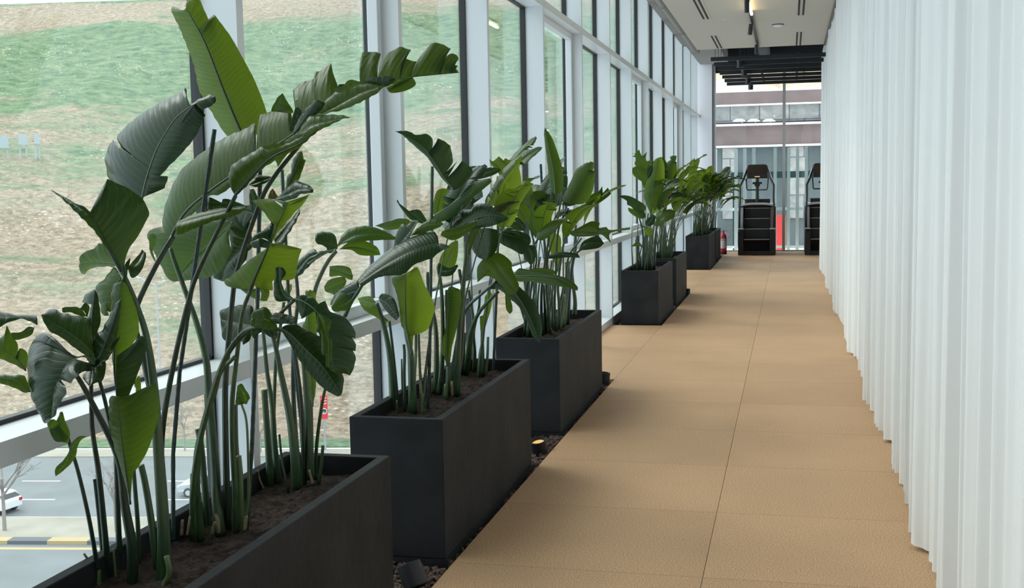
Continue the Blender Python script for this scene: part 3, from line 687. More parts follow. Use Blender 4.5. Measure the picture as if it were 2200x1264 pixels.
m = MB(); m.tube([(.02, 0, .52), (.12, .0, .55), (.16, 0, .50), (.15, .0, .42), (.12, 0, .38)], .010, 8); m.build('hose', M['silver'], parent=r_, smooth=True)

# ------------------------------------------------------------ outside the end window
def Z(py, y, px=1600): return float(at(px, py, y)[2])
YB = 41.0
b_ = empty('neighbouring_building', (-1, YB, -4)); tag(b_, 'mauve building with white slab edges and a grey stone band beyond the end window', 'building')
off = (-1, YB, -4); XA, XB = -3.4, 9.0
def band(name, p0, p1, m, dy=0.0):
    q = MB(); q.box(XA, XB, YB-dy, YB+4, Z(p1, YB), Z(p0, YB)); return q.build(name, M[m], parent=b_, off=off)
band('upper_cladding', 198, 225, 'mauve', .05)
band('slab_edge', 225, 228, 'whiteslab', .25)
band('stone_band', 228, 263, 'stone')
band('shadow_ledge', 263, 266, 'darkvoid', .2)  # thin dark band below the stone
band('slab_edge', 267, 271, 'whiteslab', .4)
band('lower_cladding', 271, 313, 'mauve', .1)
band('slab_edge', 313, 317, 'whiteslab', .3)
band('base_wall', 317, 620, 'bluegrey')
for px, w_ in ((1566, 14), (1715, 26)):
    q = MB(); x = float(at(px, 420, YB)[0]); q.box(x-w_/60/2-.1, x+w_/60/2+.1, YB-.06, YB, Z(470, YB), Z(318, YB)); q.build('stone_pier', M['stone'], parent=b_, off=off)
rp = MB(); rp.box(XA, XB, YB+.3, YB+4, Z(198, YB), Z(198, YB)+.04); rp.build('roof', M['terrace'], parent=b_, off=off)
# roof edge stones in the sun
for k in range(9):
    px = 1600+21*k; x = float(at(px, 196, YB+.5)[0]); q = MB()
    q.lathe([(.001, .16), (.10, .14), (.17, .05), (.18, -.03)], c=(0, 0, 0), n=12)
    o = q.build('roof_stone', M['whiteslab'], smooth=True); o.location = (x, YB+.5, Z(198, YB)+.05); o.scale = (1, .8, .8)
    tag(o, 'pale rounded stone on the mauve building parapet, %s of the row from the walkway side' % ['first', 'second', 'third', 'fourth', 'fifth', 'sixth', 'seventh', 'eighth', 'last'][k], 'stone', 'pale stones along the parapet')
# terrace wall and slope above
q = MB(); YT = 52
x0 = float(at(1500, 190, YT)[0]); x1 = float(at(1636, 190, YT)[0])
q.box(-4.3, x1, YT, YT+1, Z(210, YT)-2, Z(172, YT)); o = q.build('boundary_wall', M['terrace']); tag(o, 'bright pale terrace wall behind the mauve building roof', 'wall')
q = MB(); vs = []; nx, ny = 50, 30
for j in range(ny+1):
    for i in range(nx+1):
        x = -5+30*i/nx; y = 53+40*j/ny; z = Z(212, 53)+(y-53)*.30+1.6*noise.noise(Vector((x*.25, y*.25, 2)))+.5*noise.noise(Vector((x, y, 5)))
        vs.append((x, y, z))
q.add(vs, [(j*(nx+1)+i, j*(nx+1)+i+1, (j+1)*(nx+1)+i+1, (j+1)*(nx+1)+i) for j in range(ny) for i in range(nx)])
o = q.build('rocky_slope', M['sandrock'], smooth=True); tag(o, 'beige stony slope rising behind the mauve building', 'slope')
# shallow white domes standing in for reflections of indoor lamps; arms added to carry them
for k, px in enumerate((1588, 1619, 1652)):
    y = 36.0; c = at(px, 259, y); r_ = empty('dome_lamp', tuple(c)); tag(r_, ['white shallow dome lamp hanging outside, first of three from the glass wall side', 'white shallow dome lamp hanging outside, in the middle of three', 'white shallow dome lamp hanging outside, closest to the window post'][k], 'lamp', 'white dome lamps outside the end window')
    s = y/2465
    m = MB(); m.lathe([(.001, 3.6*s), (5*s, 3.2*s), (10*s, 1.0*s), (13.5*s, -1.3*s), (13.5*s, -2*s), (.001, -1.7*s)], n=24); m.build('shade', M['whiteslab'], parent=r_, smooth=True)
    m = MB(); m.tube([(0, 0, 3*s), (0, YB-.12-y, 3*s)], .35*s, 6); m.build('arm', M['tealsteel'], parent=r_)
# steel screen right outside: posts and rails
YF = 29.3
fr_ = empty('steel_screen', (-.5, YF, -.6)); off = (-.5, YF, -.6)
tag(fr_, 'pale steel screen of upright posts on rails just outside the end window', 'screen')
for px in (1537, 1581, 1600, 1619, 1665, 1694, 1713, 1732, 1790, 1810):
    x = float(at(px, 440, YF)[0]); m = MB(); m.box(x-.038, x+.038, YF-.05, YF+.05, -.6, Z(319, YF)); m.build('post', M['tealsteel'], parent=fr_, off=off)
for p0, p1 in ((447, 453), (529, 534)):
    m = MB(); m.box(-3, 3.2, YF+.05, YF+.09, Z(p1, YF), Z(p0, YF)); m.build('rail', M['tealsteel'], parent=fr_, off=off)
bn = MB(); bn.box(-1.45, 3.2, YF+.7, YF+.76, Z(384, YF+.7), Z(370, YF+.7)); bn.box(-1.4, -1.3, YF+.7, YF+.76, -.6, Z(384, YF+.7)); bn.box(2.9, 3.0, YF+.7, YF+.76, -.6, Z(384, YF+.7))  # dark teal horizontal band on two uprights
o = bn.build('panel_beam', M['tealband']); tag(o, 'dark teal horizontal beam behind the steel screen posts', 'beam')
tp = MB(); tp.box(-3.2, 12, Y1+.06, YB+.1, -.75, -.6); o = tp.build('outdoor_terrace', M['terrace']); tag(o, 'bright pale terrace paving outside the end window', 'terrace')
pl = MB(); pl.tube([at(1557, 380, 33), at(1561, 350, 33)], .03, 8)
m = MB(); c = at(1674, 500, 31.5); m.box(c[0]-.085, c[0]+.085, 31.45, 31.55, -.6, Z(463, 31.5)); o = m.build('banner_stand', M['redout']); tag(o, 'narrow red upright panel outside behind the window post', 'panel')
m = MB(); c = at(1683.5, 500, 32.4); m.box(c[0]-.05, c[0]+.05, 32.35, 32.45, -.6, Z(465, 32.4)); o = m.build('banner_stand', M['orange']); tag(o, 'slim orange upright panel outside beside the red one', 'panel')

# ------------------------------------------------------------ outside the glass wall: road and hill
RZ = -20.3; TH = math.radians(9.5)
E_ = np.array([math.cos(TH), math.sin(TH)]); N_ = np.array([-math.sin(TH), math.cos(TH)])
def P(u, s, z): return (u*E_[0]+s*N_[0], u*E_[1]+s*N_[1], z)
def strip(mb, s0, s1, z, u0=-130, u1=60, h=.1, mi=0):
    vs = [P(u0, s0, z-h), P(u1, s0, z-h), P(u1, s1, z-h), P(u0, s1, z-h), P(u0, s0, z), P(u1, s0, z), P(u1, s1, z), P(u0, s1, z)]
    mb.add(vs, [(3, 2, 1, 0), (4, 5, 6, 7), (0, 1, 5, 4), (1, 2, 6, 5), (2, 3, 7, 6), (3, 0, 4, 7)], mi)
def ground(name, s0, s1, z, m, label, cat, **k):
    q = MB(); strip(q, s0, s1, z, **k); o = q.build(name, M[m]); return tag(o, label, cat)
ground('service_road', 25, 68.25, RZ, 'asphalt', 'pale grey road directly below the glass wall', 'road')
ground('pavement', 69.15, 73.95, RZ+.10, 'verge', 'pale paved strip between the two carriageways', 'pavement')
ground('main_road', 74.0, 91.55, RZ, 'asphalt', 'wide grey road with dashed white lane lines', 'road')
ground('road_shoulder', 91.6, 94.2, RZ+.06, 'verge', 'pale dusty shoulder along the far side of the road', 'shoulder')
o = ground('grass_verge', 94.25, 97.4, RZ+.25, 'grass', 'strip of green grass between the road and the hillside', 'grass')
k = empty('striped_kerb', P(-70, 68.7, RZ)); tag(k, 'kerb painted in yellow and dark grey blocks along the pavement', 'kerb')
u = -110; j = 0
while u < 20:
    q = MB(); strip(q, 68.3, 69.1, RZ+.22, u, u+2.6, .25); q.build('kerb_block', M['yellow'] if j % 2 else M['kerbgrey'], parent=k, off=P(-70, 68.7, RZ)); u += 2.6; j += 1
q = MB(); strip(q, 67.2, 67.65, RZ+.012, h=.01); tag(q.build('edge_line', M['yellow']), 'continuous yellow edge line on the lower road', 'road line')
q = MB(); strip(q, 74.15, 74.3, RZ+.012, h=.01); tag(q.build('edge_line', M['roadpaint']), 'thin white edge line where the main road meets the pavement', 'road line')
lane = []
for s_, ph in ((78.6, -57.0), (83.8, -54.9)):
    for i in range(-3, 5):
        u0 = ph+i*9.2+(3.5 if s_ > 80 else 0)
        lane.append((s_, u0))
# the dashes that show at the lower corner are placed first
for i, (pa, pb, s_) in enumerate([((48, 1034), (130, 1034), 83.8), ((20, 1073.5), (118, 1074), 78.6)]):
    a = onz(*pa, RZ)[:2] @ E_; b = onz(*pb, RZ)[:2] @ E_
    for kx in range(-1, 4):
        q = MB(); strip(q, s_-.11, s_+.11, RZ+.012, a+kx*11.5, b+kx*11.5, .01)
        tag(q.build('lane_dash', M['roadpaint']), 'white dash of the %s lane line, %s' % ('farther' if i == 0 else 'closer', ['beside the white car', 'seen through the lowest pane before the stalks', 'first past the bare sapling', 'level with the silver car', 'last before the speed sign'][kx+1]), 'road line', 'white dashes of the %s lane line' % ('farther' if i == 0 else 'closer'))
# hill
HS0, HS1 = 97.5, 268.0
q = MB(); nu, nv = 190, 150; vs = []; uvs = []
for j in range(nv+1):
    t = j/nv; s = HS0+(HS1-HS0)*t
    for i in range(nu+1):
        u = -260+430*i/nu
        base = RZ+.2+(s-HS0)*.392
        w_ = min(1, t*6)
        h = base+w_*(5.0*noise.noise(Vector((u*.012, s*.014, 1.3)))+1.6*noise.noise(Vector((u*.05, s*.06, 4)))+.45*noise.fractal(Vector((u*.2, s*.25, 9)), 1.0, 2.0, 4))
        if t > .88: k_ = min(1, (t-.88)*8.3); h = h*(1-k_)+(RZ+.2+(s-HS0)*.392)*k_
        vs.append(P(u, s, h)); uvs.append((u/100, (s-HS0)/100))
for i in range(nu+1):
    u = -260+430*i/nu; vs.append(P(u, HS1+40, RZ+(HS1-HS0)*.392-8)); uvs.append((u/100, (HS1+40-HS0)/100))
q.add(vs, [(j*(nu+1)+i, j*(nu+1)+i+1, (j+1)*(nu+1)+i+1, (j+1)*(nu+1)+i) for j in range(nv+1) for i in range(nu)])
q.uv = uvs
tag(q.build('hillside', M['hill'], smooth=True), 'broad hillside of pale green grass with sandy tracks and rubble beyond the road', 'hill')

# ------------------------------------------------------------ bare trees
def bare_tree(px, py_base, s_h, label, seed, depth=None, bias=0):
    rnd = random.Random(seed); b = onz(px, py_base, RZ+.1) if depth is None else at(px, py_base, depth)
    r_ = empty('bare_tree', tuple(b)); tag(r_, label, 'tree', 'bare roadside trees')
    tk_ = MB(); br = MB()
    def grow(p, d, L, r, lv):
        q = p+d*L; mbx = tk_ if lv == 0 else br
        mid = p+d*L*.5+Vector((rnd.uniform(-1, 1), rnd.uniform(-1, 1), 0))*L*.04
        mbx.tube([p, mid, q], [r, r*.85, r*.7], 6)
        if lv >= 4: return
        for _ in range(3 if lv else 5):
            a = rnd.uniform(0, 6.28); sp = rnd.uniform(.35, .8)
            nd = (d+Vector((math.cos(a)+bias, math.sin(a), .1))*sp).normalized()
            grow(p+d*L*rnd.uniform(.65, 1), nd, L*rnd.uniform(.5, .72), r*.52, lv+1)
    grow(Vector((0, 0, 0)), Vector((0, 0, 1)), s_h*.42, s_h*.016, 0)
    tk_.build('trunk', M['bark'], parent=r_); br.build('branches', M['bark'], parent=r_)
bare_tree(250, 1142, 6.2, 'bare sapling on the pavement seen behind the first stalks', 3)
bare_tree(10, 1140, 8.2, 'bare spreading tree whose twigs reach over the white car', 8, bias=.35)
bare_tree(397, 968, 5.0, 'small bare tree on the grass verge across the road', 5)
bare_tree(560, 972, 4.2, 'small bare tree on the verge mostly hidden by a mullion', 6)

# ------------------------------------------------------------ street lamp, sign, billboards
b = onz(352, 962, RZ); r_ = empty('street_lamp', tuple(b)); tag(r_, 'tall galvanised street lamp with two arms on the far verge', 'street lamp')
H_ = float(at(352, 612, b[1])[2])-RZ
m = MB(); m.tube([(0, 0, 0), (0, 0, H_)], [.12, .06], 10); m.build('pole', M['galv'], parent=r_)
for s in (-1, 1):
    m = MB(); m.tube([(0, 0, H_-.1), (s*1.6, 0, H_+.55)], .05, 6); a = m.build('arm', M['galv'], parent=r_)
    m = MB(); m.obox((s*2.0, 0, H_+.70), (.55, 0, .2*s*1), (0, .16, 0), (-.02*s, 0, .06)); m.build('lamp_head', M['galv'], parent=a)
b = onz(699, 968, RZ); r_ = empty('speed_limit_sign', tuple(b)); tag(r_, 'red and white roadside sign with a 70 speed disc on a grey post', 'road sign')
yb = b[1]; zc = lambda py: float(at(700, py, yb)[2])-RZ
vdir = Vector((-b[0], -b[1], 0)).normalized(); rt = Vector((-vdir.y, vdir.x, 0)); rt = -rt if rt.x < 0 else rt
def sgn(mb, cx, z0, z1, w_, out): c = rt*cx+vdir*out+Vector((0, 0, (z0+z1)/2)); mb.obox(c, rt*w_/2, vdir*.02, Vector((0, 0, (z1-z0)/2)))
sc_ = yb/2465
m = MB(); m.tube([(0, 0, 0), (0, 0, zc(850))], .10, 8); m.build('post', M['galv'], parent=r_)
m = MB(); sgn(m, 0, zc(900), zc(850), 17*sc_, .13); pn = m.build('board', M['redout'], parent=r_)
for k in range(3):
    m = MB(); z = zc(856+6*k); c = vdir*.17+Vector((0, 0, z)); m.obox(c, rt*6.5*sc_+Vector((0, 0, 1.6*sc_)), vdir*.01, Vector((0, 0, 1.2*sc_))); m.build('chevron', M['roadpaint'], parent=pn)
m = MB(); cz = zc(883)
ring = [(0.0, 7.4), (0, 5.6)]
n = 28; vs = []
for rr, oo in ((7.4, .17), (7.4, .19), (.01, .19)): 
    for i in range(n): a = 2*PI*i/n; vs.append(tuple(rt*math.cos(a)*rr*sc_+Vector((0, 0, cz+math.sin(a)*rr*sc_))+vdir*oo))
fs = [(r*n+i, r*n+(i+1) % n, (r+1)*n+(i+1) % n, (r+1)*n+i) for r in range(2) for i in range(n)]
m.add(vs, fs); m.build('disc', M['roadpaint'], parent=pn)
tc_ = bpy.data.curves.new('digits', 'FONT'); tc_.body = '70'; tc_.size = 9.5*sc_; tc_.align_x = 'CENTER'; tc_.align_y = 'CENTER'; tc_.extrude = .01; tc_.offset = .02
to = bpy.data.objects.new('digits', tc_); COL.objects.link(to); to.parent = pn
to.data.materials.append(M['blackmat'])
mm = Matrix((( rt.x, 0, vdir.x, 0), (rt.y, 0, vdir.y, 0), (0, 1, 0, 0), (0, 0, 0, 1)))
me_ = bpy.data.meshes.new_from_object(to); me_.transform(Matrix.Translation(vdir*.21+Vector((0, 0, cz))) @ mm)
bpy.data.objects.remove(to); td = bpy.data.objects.new('digits', me_); COL.objects.link(td); td.parent = pn
for k, (px, py, w_, h_) in enumerate([(6, 305, 22, 26), (49, 300, 17, 22), (79, 299, 10, 20)]):
    y = 150.0; b = at(px, py, y); s = y/2465/math.cos(math.radians(33)); 
    # stand on the slope
    ss = np.array(b[:2]) @ N_; zh = RZ+.2+(ss-HS0)*.392
    r_ = empty('roadside_billboard', (b[0], b[1], zh)); tag(r_, ['pale billboard on the hillside cut by the picture edge', 'pale square billboard on the hillside with two posts, in the middle of three', 'narrow pale billboard on the hillside, last of three'][k], 'billboard', 'pale billboards on the hillside')
    zz = b[2]-zh; m = MB(); vd = Vector((b[0], b[1], 0)).normalized(); rr = Vector((vd.y, -vd.x, 0))
    m.obox(Vector((0, 0, zz)), rr*w_*s/2, vd*.15, Vector((0, 0, h_*s/2))); m.build('board', M['billboard'], parent=r_)
    for q in (-.35, .35):
        m = MB(); m.tube([rr*q*w_*s+vd*.2+Vector((0, 0, -1.2)), rr*q*w_*s+vd*.2+Vector((0, 0, zz))], .12, 6); m.build('post', M['galv'], parent=r_)

# ------------------------------------------------------------ cars
def car(pos, ang, paint, name, label):
    r_ = empty(name, pos, ang); tag(r_, label, 'car')
    suv = name != 'hatchback_car'
    H = 1.68 if suv else 1.46; Ln = 4.4; W = .9
    prof = [(-2.2, .35), (-2.2, .95 if suv else .9), (-2.1, 1.05), (-1.75, H-.06), (-1.5, H), (.3, H), (.55, H-.08), (1.15, 1.05), (2.05, .92), (2.2, .75), (2.2, .35)]
    m = MB(); n = len(prof); vs = []
    for yv, k in ((-W, 0), (-W*.98, 1), (W*.98, 1), (W, 0)):
        pass
    def col_(yy, inset): return [(x, yy*(1-inset*max(0, (z-.95))*.28), z) for x, z in prof]
    vs = col_(-W, 1)+col_(W, 1)
    m.add(vs, [(i, (i+1) % n, n+(i+1) % n, n+i) for i in range(n)]+[tuple(range(n))[::-1], tuple(range(n, 2*n))])
    m.build('body', M[paint], parent=r_, bevel=.07)
    for s in (-1, 1):
        m = MB(); q = [(-1.85, 1.05), (-1.6, H-.14), (.25, H-.14), (.85, 1.05)]
        for a in (0, 1):
            pass
        vs = [(x, s*(W*(1-max(0, z-.95)*.28)+.012), z) for x, z in q]+[(x, s*(W*(1-max(0, z-.95)*.28)-.02), z) for x, z in q]
        m.add(vs, [(0, 1, 2, 3), (7, 6, 5, 4), (0, 4, 5, 1), (1, 5, 6, 2), (2, 6, 7, 3), (3, 7, 4, 0)]); m.build('side_window', M['carglass'], parent=r_)
        for x in (-1.4, 1.4):
            m = MB(); m.tube([(x, s*(W-.22), .34), (x, s*(W+.02), .34)], .34, 20); wv = m.build('wheel', M['tyre'], parent=r_)
            m = MB(); m.tube([(x, s*(W-.02), .34), (x, s*(W+.035), .34)], .2, 16); m.build('hubcap', M['silver'], parent=wv)
        m = MB(); m.box(2.14, 2.22, s*.72-.15, s*.72+.15, .68, .82); m.build('headlight', M['roadpaint'], parent=r_)
        m = MB(); m.box(-2.23, -2.16, s*.74-.12, s*.74+.12, .75, .95); m.build('tail_light', M['red'], parent=r_)
    m = MB(); m.add([(.60, -.70, H-.13), (.60, .70, H-.13), (1.12, .80, 1.09), (1.12, -.80, 1.09), (.56, -.70, H-.16), (.56, .70, H-.16), (1.08, .80, 1.06), (1.08, -.80, 1.06)], [(0, 1, 2, 3), (7, 6, 5, 4), (0, 4, 5, 1), (1, 5, 6, 2), (2, 6, 7, 3), (3, 7, 4, 0)]); 
    o = m.build('windscreen', M['carglass'], parent=r_); o.location = (.03, 0, .02)
    m = MB(); m.add([(-1.80, -.68, H-.14), (-1.80, .68, H-.14), (-2.12, .78, 1.08), (-2.12, -.78, 1.08), (-1.76, -.68, H-.16), (-1.76, .68, H-.16), (-2.08, .78, 1.06), (-2.08, -.78, 1.06)], [(3, 2, 1, 0), (4, 5, 6, 7), (1, 5, 4, 0), (2, 6, 5, 1), (3, 7, 6, 2), (0, 4, 7, 3)]); 
    o = m.build('rear_window', M['carglass'], parent=r_); o.location = (-.02, 0, .02)
c = onz(446, 1062, RZ); car((c[0]+.3, c[1], RZ), TH+PI, 'carsilver', 'suv_car', 'silver car on the main road seen between plant stalks')
c = onz(-30, 1096, RZ); car((c[0]+.3, c[1], RZ), TH+PI-.35, 'carwhite', 'hatchback_car', 'white car at the picture edge under the bare tree twigs')

# ------------------------------------------------------------ bird of paradise plants
def P_(K, s):
    """outline points read off a crop of the photo -> photo pixels; a trailing s marks a sharp corner"""
    ox, oy, k = K; out = []
    for q in s.split(','):
        q = q.split(); out.append((ox+float(q[0])/k, oy+float(q[1])/k, len(q) > 2))
    return out
def cr(p0, p1, p2, p3, t):
    return tuple(.5*((2*b)+(c-a)*t+(2*a-5*b+4*c-d)*t*t+(3*b-a-3*c+d)*t**3) for a, b, c, d in zip(p0, p1, p2, p3))
def smooth(pts, sharp=None, n=5):
    if len(pts) < 3: 
        return [tuple(a+(b-a)*i/n for a, b in zip(pts[0], pts[-1])) for i in range(n+1)]
    sharp = sharp or [False]*len(pts); out = []
    for i in range(len(pts)-1):
        p1, p2 = pts[i], pts[i+1]
        p0 = pts[i-1] if i > 0 and not sharp[i] else tuple(2*a-b for a, b in zip(p1, p2))
        p3 = pts[i+2] if i+2 < len(pts) and not sharp[i+1] else tuple(2*a-b for a, b in zip(p2, p1))
        for k in range(n): out.append(cr(p0, p1, p2, p3, k/n))
    out.append(tuple(pts[-1])); return out
VS = (0, .06, .18, .34, .52, .70, .86, 1.0)
class Plant:
    def __init__(s, base, label, group):
        s.b = tuple(float(v) for v in base); s.o = empty('bird_of_paradise_plant', s.b); tag(s.o, label, 'plant', group)
    def surf(s, strips, matn, midpts, mr, ribmat='midrib'):
        """strips: list of (mid points, edge points, edge heights v in metres, u in metres, sign, bulge)"""
        mb = MB(); uv = []
        for mids, edges, us, sg, bl in strips:
            n = len(mids); b = len(mb.v)
            for i in range(n):
                m_, e_ = Vector(mids[i]), Vector(edges[i]); w = (e_-m_).length
                t = Vector(mids[min(i+1, n-1)])-Vector(mids[max(i-1, 0)])
                if t.length < 1e-6: t = Vector(midpts[-1])-Vector(midpts[0])
                nn = t.cross(e_-m_); nn = nn.normalized() if nn.length > 1e-9 else Vector((0, 0, 0))
                if nn.dot(Vector(CAMPOS)-m_) < 0: nn = -nn
                rip = .0016*math.sin(us[i]*210)
                for v in VS:
                    p = m_.lerp(e_, v)+nn*(1.5*bl*w*4*v*(1-v)+rip*v)
                    mb.v.append(tuple(p)); uv.append((us[i]+.0, sg*v*w))
            c = len(VS)
            for i in range(n-1):
                for k in range(c-1):
                    f = (b+i*c+k, b+(i+1)*c+k, b+(i+1)*c+k+1, b+i*c+k+1)
                    mb.f.append(f if sg > 0 else f[::-1]); mb.m.append(0)
        mb.uv = uv
        lf = mb.build('leaf', M[matn], parent=s.o, smooth=True, off=s.b)
        if mr > 0:
            r = MB(); n = len(midpts); r.tube(midpts, [mr*(1-.85*i/(n-1)) for i in range(n)], 6)
            r.build('midrib', M[ribmat], parent=lf, smooth=True, off=s.b)
        return lf
    def leaf(s, K, mid, L, R, y0, y1, eL=0.0, eR=0.0, m='leaf_mid', bl=.10, arch=0.0, rib='midrib', mr=None, br=None, slant=.30):
        mp = P_(K, mid); ms = smooth([(a, b) for a, b, c in mp], [c for a, b, c in mp], 6)
        seg = [0.0]
        for a, b in zip(ms[:-1], ms[1:]): seg.append(seg[-1]+math.hypot(b[0]-a[0], b[1]-a[1]))
        T = seg[-1]
        def dep(u): return y0+(y1-y0)*u+arch*math.sin(PI*u)
        def mat_(u):
            d = u*T
            for i in range(len(ms)-1):
                if seg[i+1] >= d or i == len(ms)-2:
                    f = (d-seg[i])/max(1e-9, seg[i+1]-seg[i]); return (ms[i][0]+(ms[i+1][0]-ms[i][0])*f, ms[i][1]+(ms[i+1][1]-ms[i][1])*f)
        def proj(p):
            best = (1e18, 0)
            for i in range(len(ms)-1):
                ax, ay = ms[i]; bx, by = ms[i+1]; dx, dy = bx-ax, by-ay; l2 = dx*dx+dy*dy or 1e-9
                f = max(0, min(1, ((p[0]-ax)*dx+(p[1]-ay)*dy)/l2)); d = (ax+f*dx-p[0])**2+(ay+f*dy-p[1])**2
                if d < best[0]-1e-9: best = (d, (seg[i]+f*math.sqrt(l2))/T)
            return max(0.0, best[1]-slant*math.sqrt(best[0])/T)
        midpts = [tuple(at(p[0], p[1], dep(seg[i]/T))) for i, p in enumerate(ms)]
        ppm = 2465.0/((y0+y1)/2); strips = []
        for txt, e, sg in ((L, eL, 1), (R, eR, -1)):
            if not txt: continue
            ep = P_(K, txt); pts = [ms[0]]+[(a, b) for a, b, c in ep]+[ms[-1]]; sh = [True]+[c for a, b, c in ep]+[True]
            dn = smooth(pts, sh, 5); us = []; cur = 0.0
            for p in dn: cur = max(cur, proj(p)); us.append(cur)
            us[0] = 0.0; us[-1] = 1.0
            wd = [math.hypot(p[0]-mat_(u)[0], p[1]-mat_(u)[1]) for p, u in zip(dn, us)]; wm = max(wd) or 1
            mids = [tuple(at(*mat_(u), dep(u))) for u in us]
            edges = [tuple(at(p[0], p[1], dep(u)+e*(w/wm)**.8)) for p, u, w in zip(dn, us, wd)]
            strips.append((mids, edges, [u*T/ppm for u in us], sg, bl if not br or sg > 0 else br))
        wtot = T/ppm
        return s.surf(strips, m, midpts, (mr if mr is not None else .0045)*min(1.2, .4+wtot), rib)
    def stalk(s, K, pts, y0, y1, w0, w1, m='stalk', name='stalk', flat=.8):
        p = P_(K, pts); q = smooth([(a, b) for a, b, c in p], None, 5); n = len(q)
        # the foot goes into the soil
        c = [tuple(at(a, b, y0+(y1-y0)*i/(n-1))) for i, (a, b) in enumerate(q)]
        r = []
        for i in range(n):
            t = i/(n-1); w = w1+(w0-w1)*(1-t)**1.6; r.append(w/2*(y0+(y1-y0)*t)/2465)
        mb = MB(); mb.tube(c, r, 9, flat=flat); return mb.build(name, M[m], parent=s.o, smooth=True, off=s.b)
    def stub(s, K, pts, y, w, m='stalk_pale'): return s.stalk(K, pts, y, y, w, w*.8, m, 'stalk_stub', .7)
    # a leaf given by its own growth: direction, length, droop
    def grow(s, foot, az, lean, hs, Ln, W, droop, m='leaf_mid', seed=0, fold=.35, tears=3, sr=.007, sm='stalk', roll=0.0):
        rnd = random.Random(seed); d = Vector((math.cos(az)*(.30 if math.cos(az) < 0 else 1), math.sin(az), 0)).normalized(); up = Vector((0, 0, 1)); p = Vector(foot)
        pts = [p.copy()]; a = lean*.45; n = 10
        for i in range(n):
            a += lean*.55/n*1.6; p = p+(up*math.cos(a)+d*math.sin(a))*(hs/n); pts.append(p.copy())
        mb = MB(); mb.tube(pts, [sr*(1.9-1.2*min(1, i/n*1.5)) for i in range(n+1)], 8, flat=.8); mb.build('stalk', M[sm], parent=s.o, smooth=True, off=s.b)
        mids = [p.copy()]; N = 26; tg = []
        for i in range(N):
            a += droop/N*(.5+1.0*i/N); dr = up*math.cos(a)+d*math.sin(a); p = p+dr*(Ln/N); mids.append(p.copy()); tg.append(dr)
        tg.append(tg[-1]); sd0 = Vector((-d.y, d.x, 0)); strips = []
        for sg in (1, -1):
            us = [i/N for i in range(N+1)]
            cuts = sorted(rnd.uniform(.15, .92) for _ in range(tears))
            mm, ee, uu = [], [], []; ofs = 0.0; ci = 0
            for i, u in enumerate(us):
                T_ = tg[i]; sd = (Matrix.Rotation(roll, 3, T_) @ sd0)*sg; nrm = T_.cross(sd)*sg
                w = W*.5*(math.sin(PI*min(1, (u*.93+.03)**.75)))**.7
                if u > .97: w *= .25
                f = fold*(1-.4*u)
                def E(w_, sl): return mids[i]+sd*w_*math.cos(f)+nrm*w_*math.sin(f)+T_*sl+Vector((0, 0, -ofs*w_))
                if ci < len(cuts) and u >= cuts[ci]:
                    dp = rnd.uniform(.15, .45)
                    mm.append(mids[i]); ee.append(E(w, w*.25)); uu.append(u*Ln)
                    mm.append(mids[i]); ee.append(E(w*dp, w*.2)); uu.append(u*Ln)
                    ofs = rnd.uniform(-.25, .7); mm.append(mids[i]); ee.append(E(w*.97, w*.42)); uu.append(u*Ln+.004); ci += 1
                else:
                    mm.append(mids[i]); ee.append(E(w, w*.3)); uu.append(u*Ln)
            strips.append((mm, ee, uu, sg, rnd.uniform(.03, .10)))
        return s.surf(strips, m, mids, .0045)

def stake(K, pts, y, w, label):
    p = P_(K, pts); c = [tuple(at(a, b, y)) for a, b, _ in p]; mb = MB(); n = 40; q = []
    for i in range(n+1):
        t = i/n*(len(c)-1); k = min(int(t), len(c)-2); q.append(Vector(c[k]).lerp(Vector(c[k+1]), t-k))
    r = w/2*y/2465
    mb.tube(q, [r*(1.12 if i % 2 else 1.0) for i in range(n+1)], 8)
    o = mb.build('plant_stake', M['stake'], smooth=False, off=c[0]); o.location = c[0]
    tag(o, label, 'stake', 'dark green stakes holding up the plants')
N0 = (0, 0, 1.0)
A = (200, 150, 4.213); B = (440, 150, 4.213); D = (100, 360, 4.213); E = (380, 360, 4.213); F = (0, 560, 4.213); G = (220, 560, 4.213)
H = (460, 560, 3.95); T1 = (0, 0, 3.009); T2 = (550, 0, 3.009); Q = (0, 640, 2.026); R4 = (350, 800, 2.724)
Z5 = (640, 280, 2.873); Z6 = (700, 560, 3.161); Z7 = (1060, 270, 2.479); Z8 = (1260, 250, 4.077)

# ---- first planter, front clump
gp = 'bird of paradise plants in the long planters'
p = Plant((-1.82, 2.95, .58), 'dark green plant in the first planter with a big drooping leaf low down', gp)
p.stalk(N0, '350 1262, 352 1150, 340 960, 330 826, 315 726, 296 662, 274 607, 262 585', 2.92, 2.85, 44, 11, 'stalk')
p.stalk(N0, '285 1275, 284 1180, 268 1085, 254 985, 205 880, 168 813, 150 795', 2.88, 2.72, 36, 12, 'stalk_dark')
p.stalk(N0, '236 1262, 230 1200, 213 1025, 198 916, 195 788, 190 770', 2.92, 2.75, 24, 10, 'stalk_dark')
p.stalk(N0, '262 1240, 255 1150, 250 1000, 246 956, 225 860, 208 800, 200 780', 2.98, 2.8, 20, 9, 'stalk_dark')
p.stalk(N0, '214 1262, 206 1200, 190 1110, 168 1015, 148 950, 131 887', 2.86, 2.7, 15, 10, 'stalk_dark')
p.stub(N0, '224 1230, 214 1120, 204 1030', 2.95, 16, 'stalk_dark')
p.stalk(N0, '352 1240, 350 1120, 333 900, 306 760, 290 700, 297 650, 341 560, 372 508', 2.98, 3.28, 26, 13, 'stalk_dark')
p.stalk(N0, '338 1230, 325 1120, 312 1040, 303 1000', 3.0, 2.98, 22, 18, 'stalk')
p.stub(N0, '298 1215, 296 1130, 290 1050, 287 1010', 3.02, 16, 'stalk')
p.stub(N0, '250 1262, 246 1215, 243 1180', 2.9, 10)
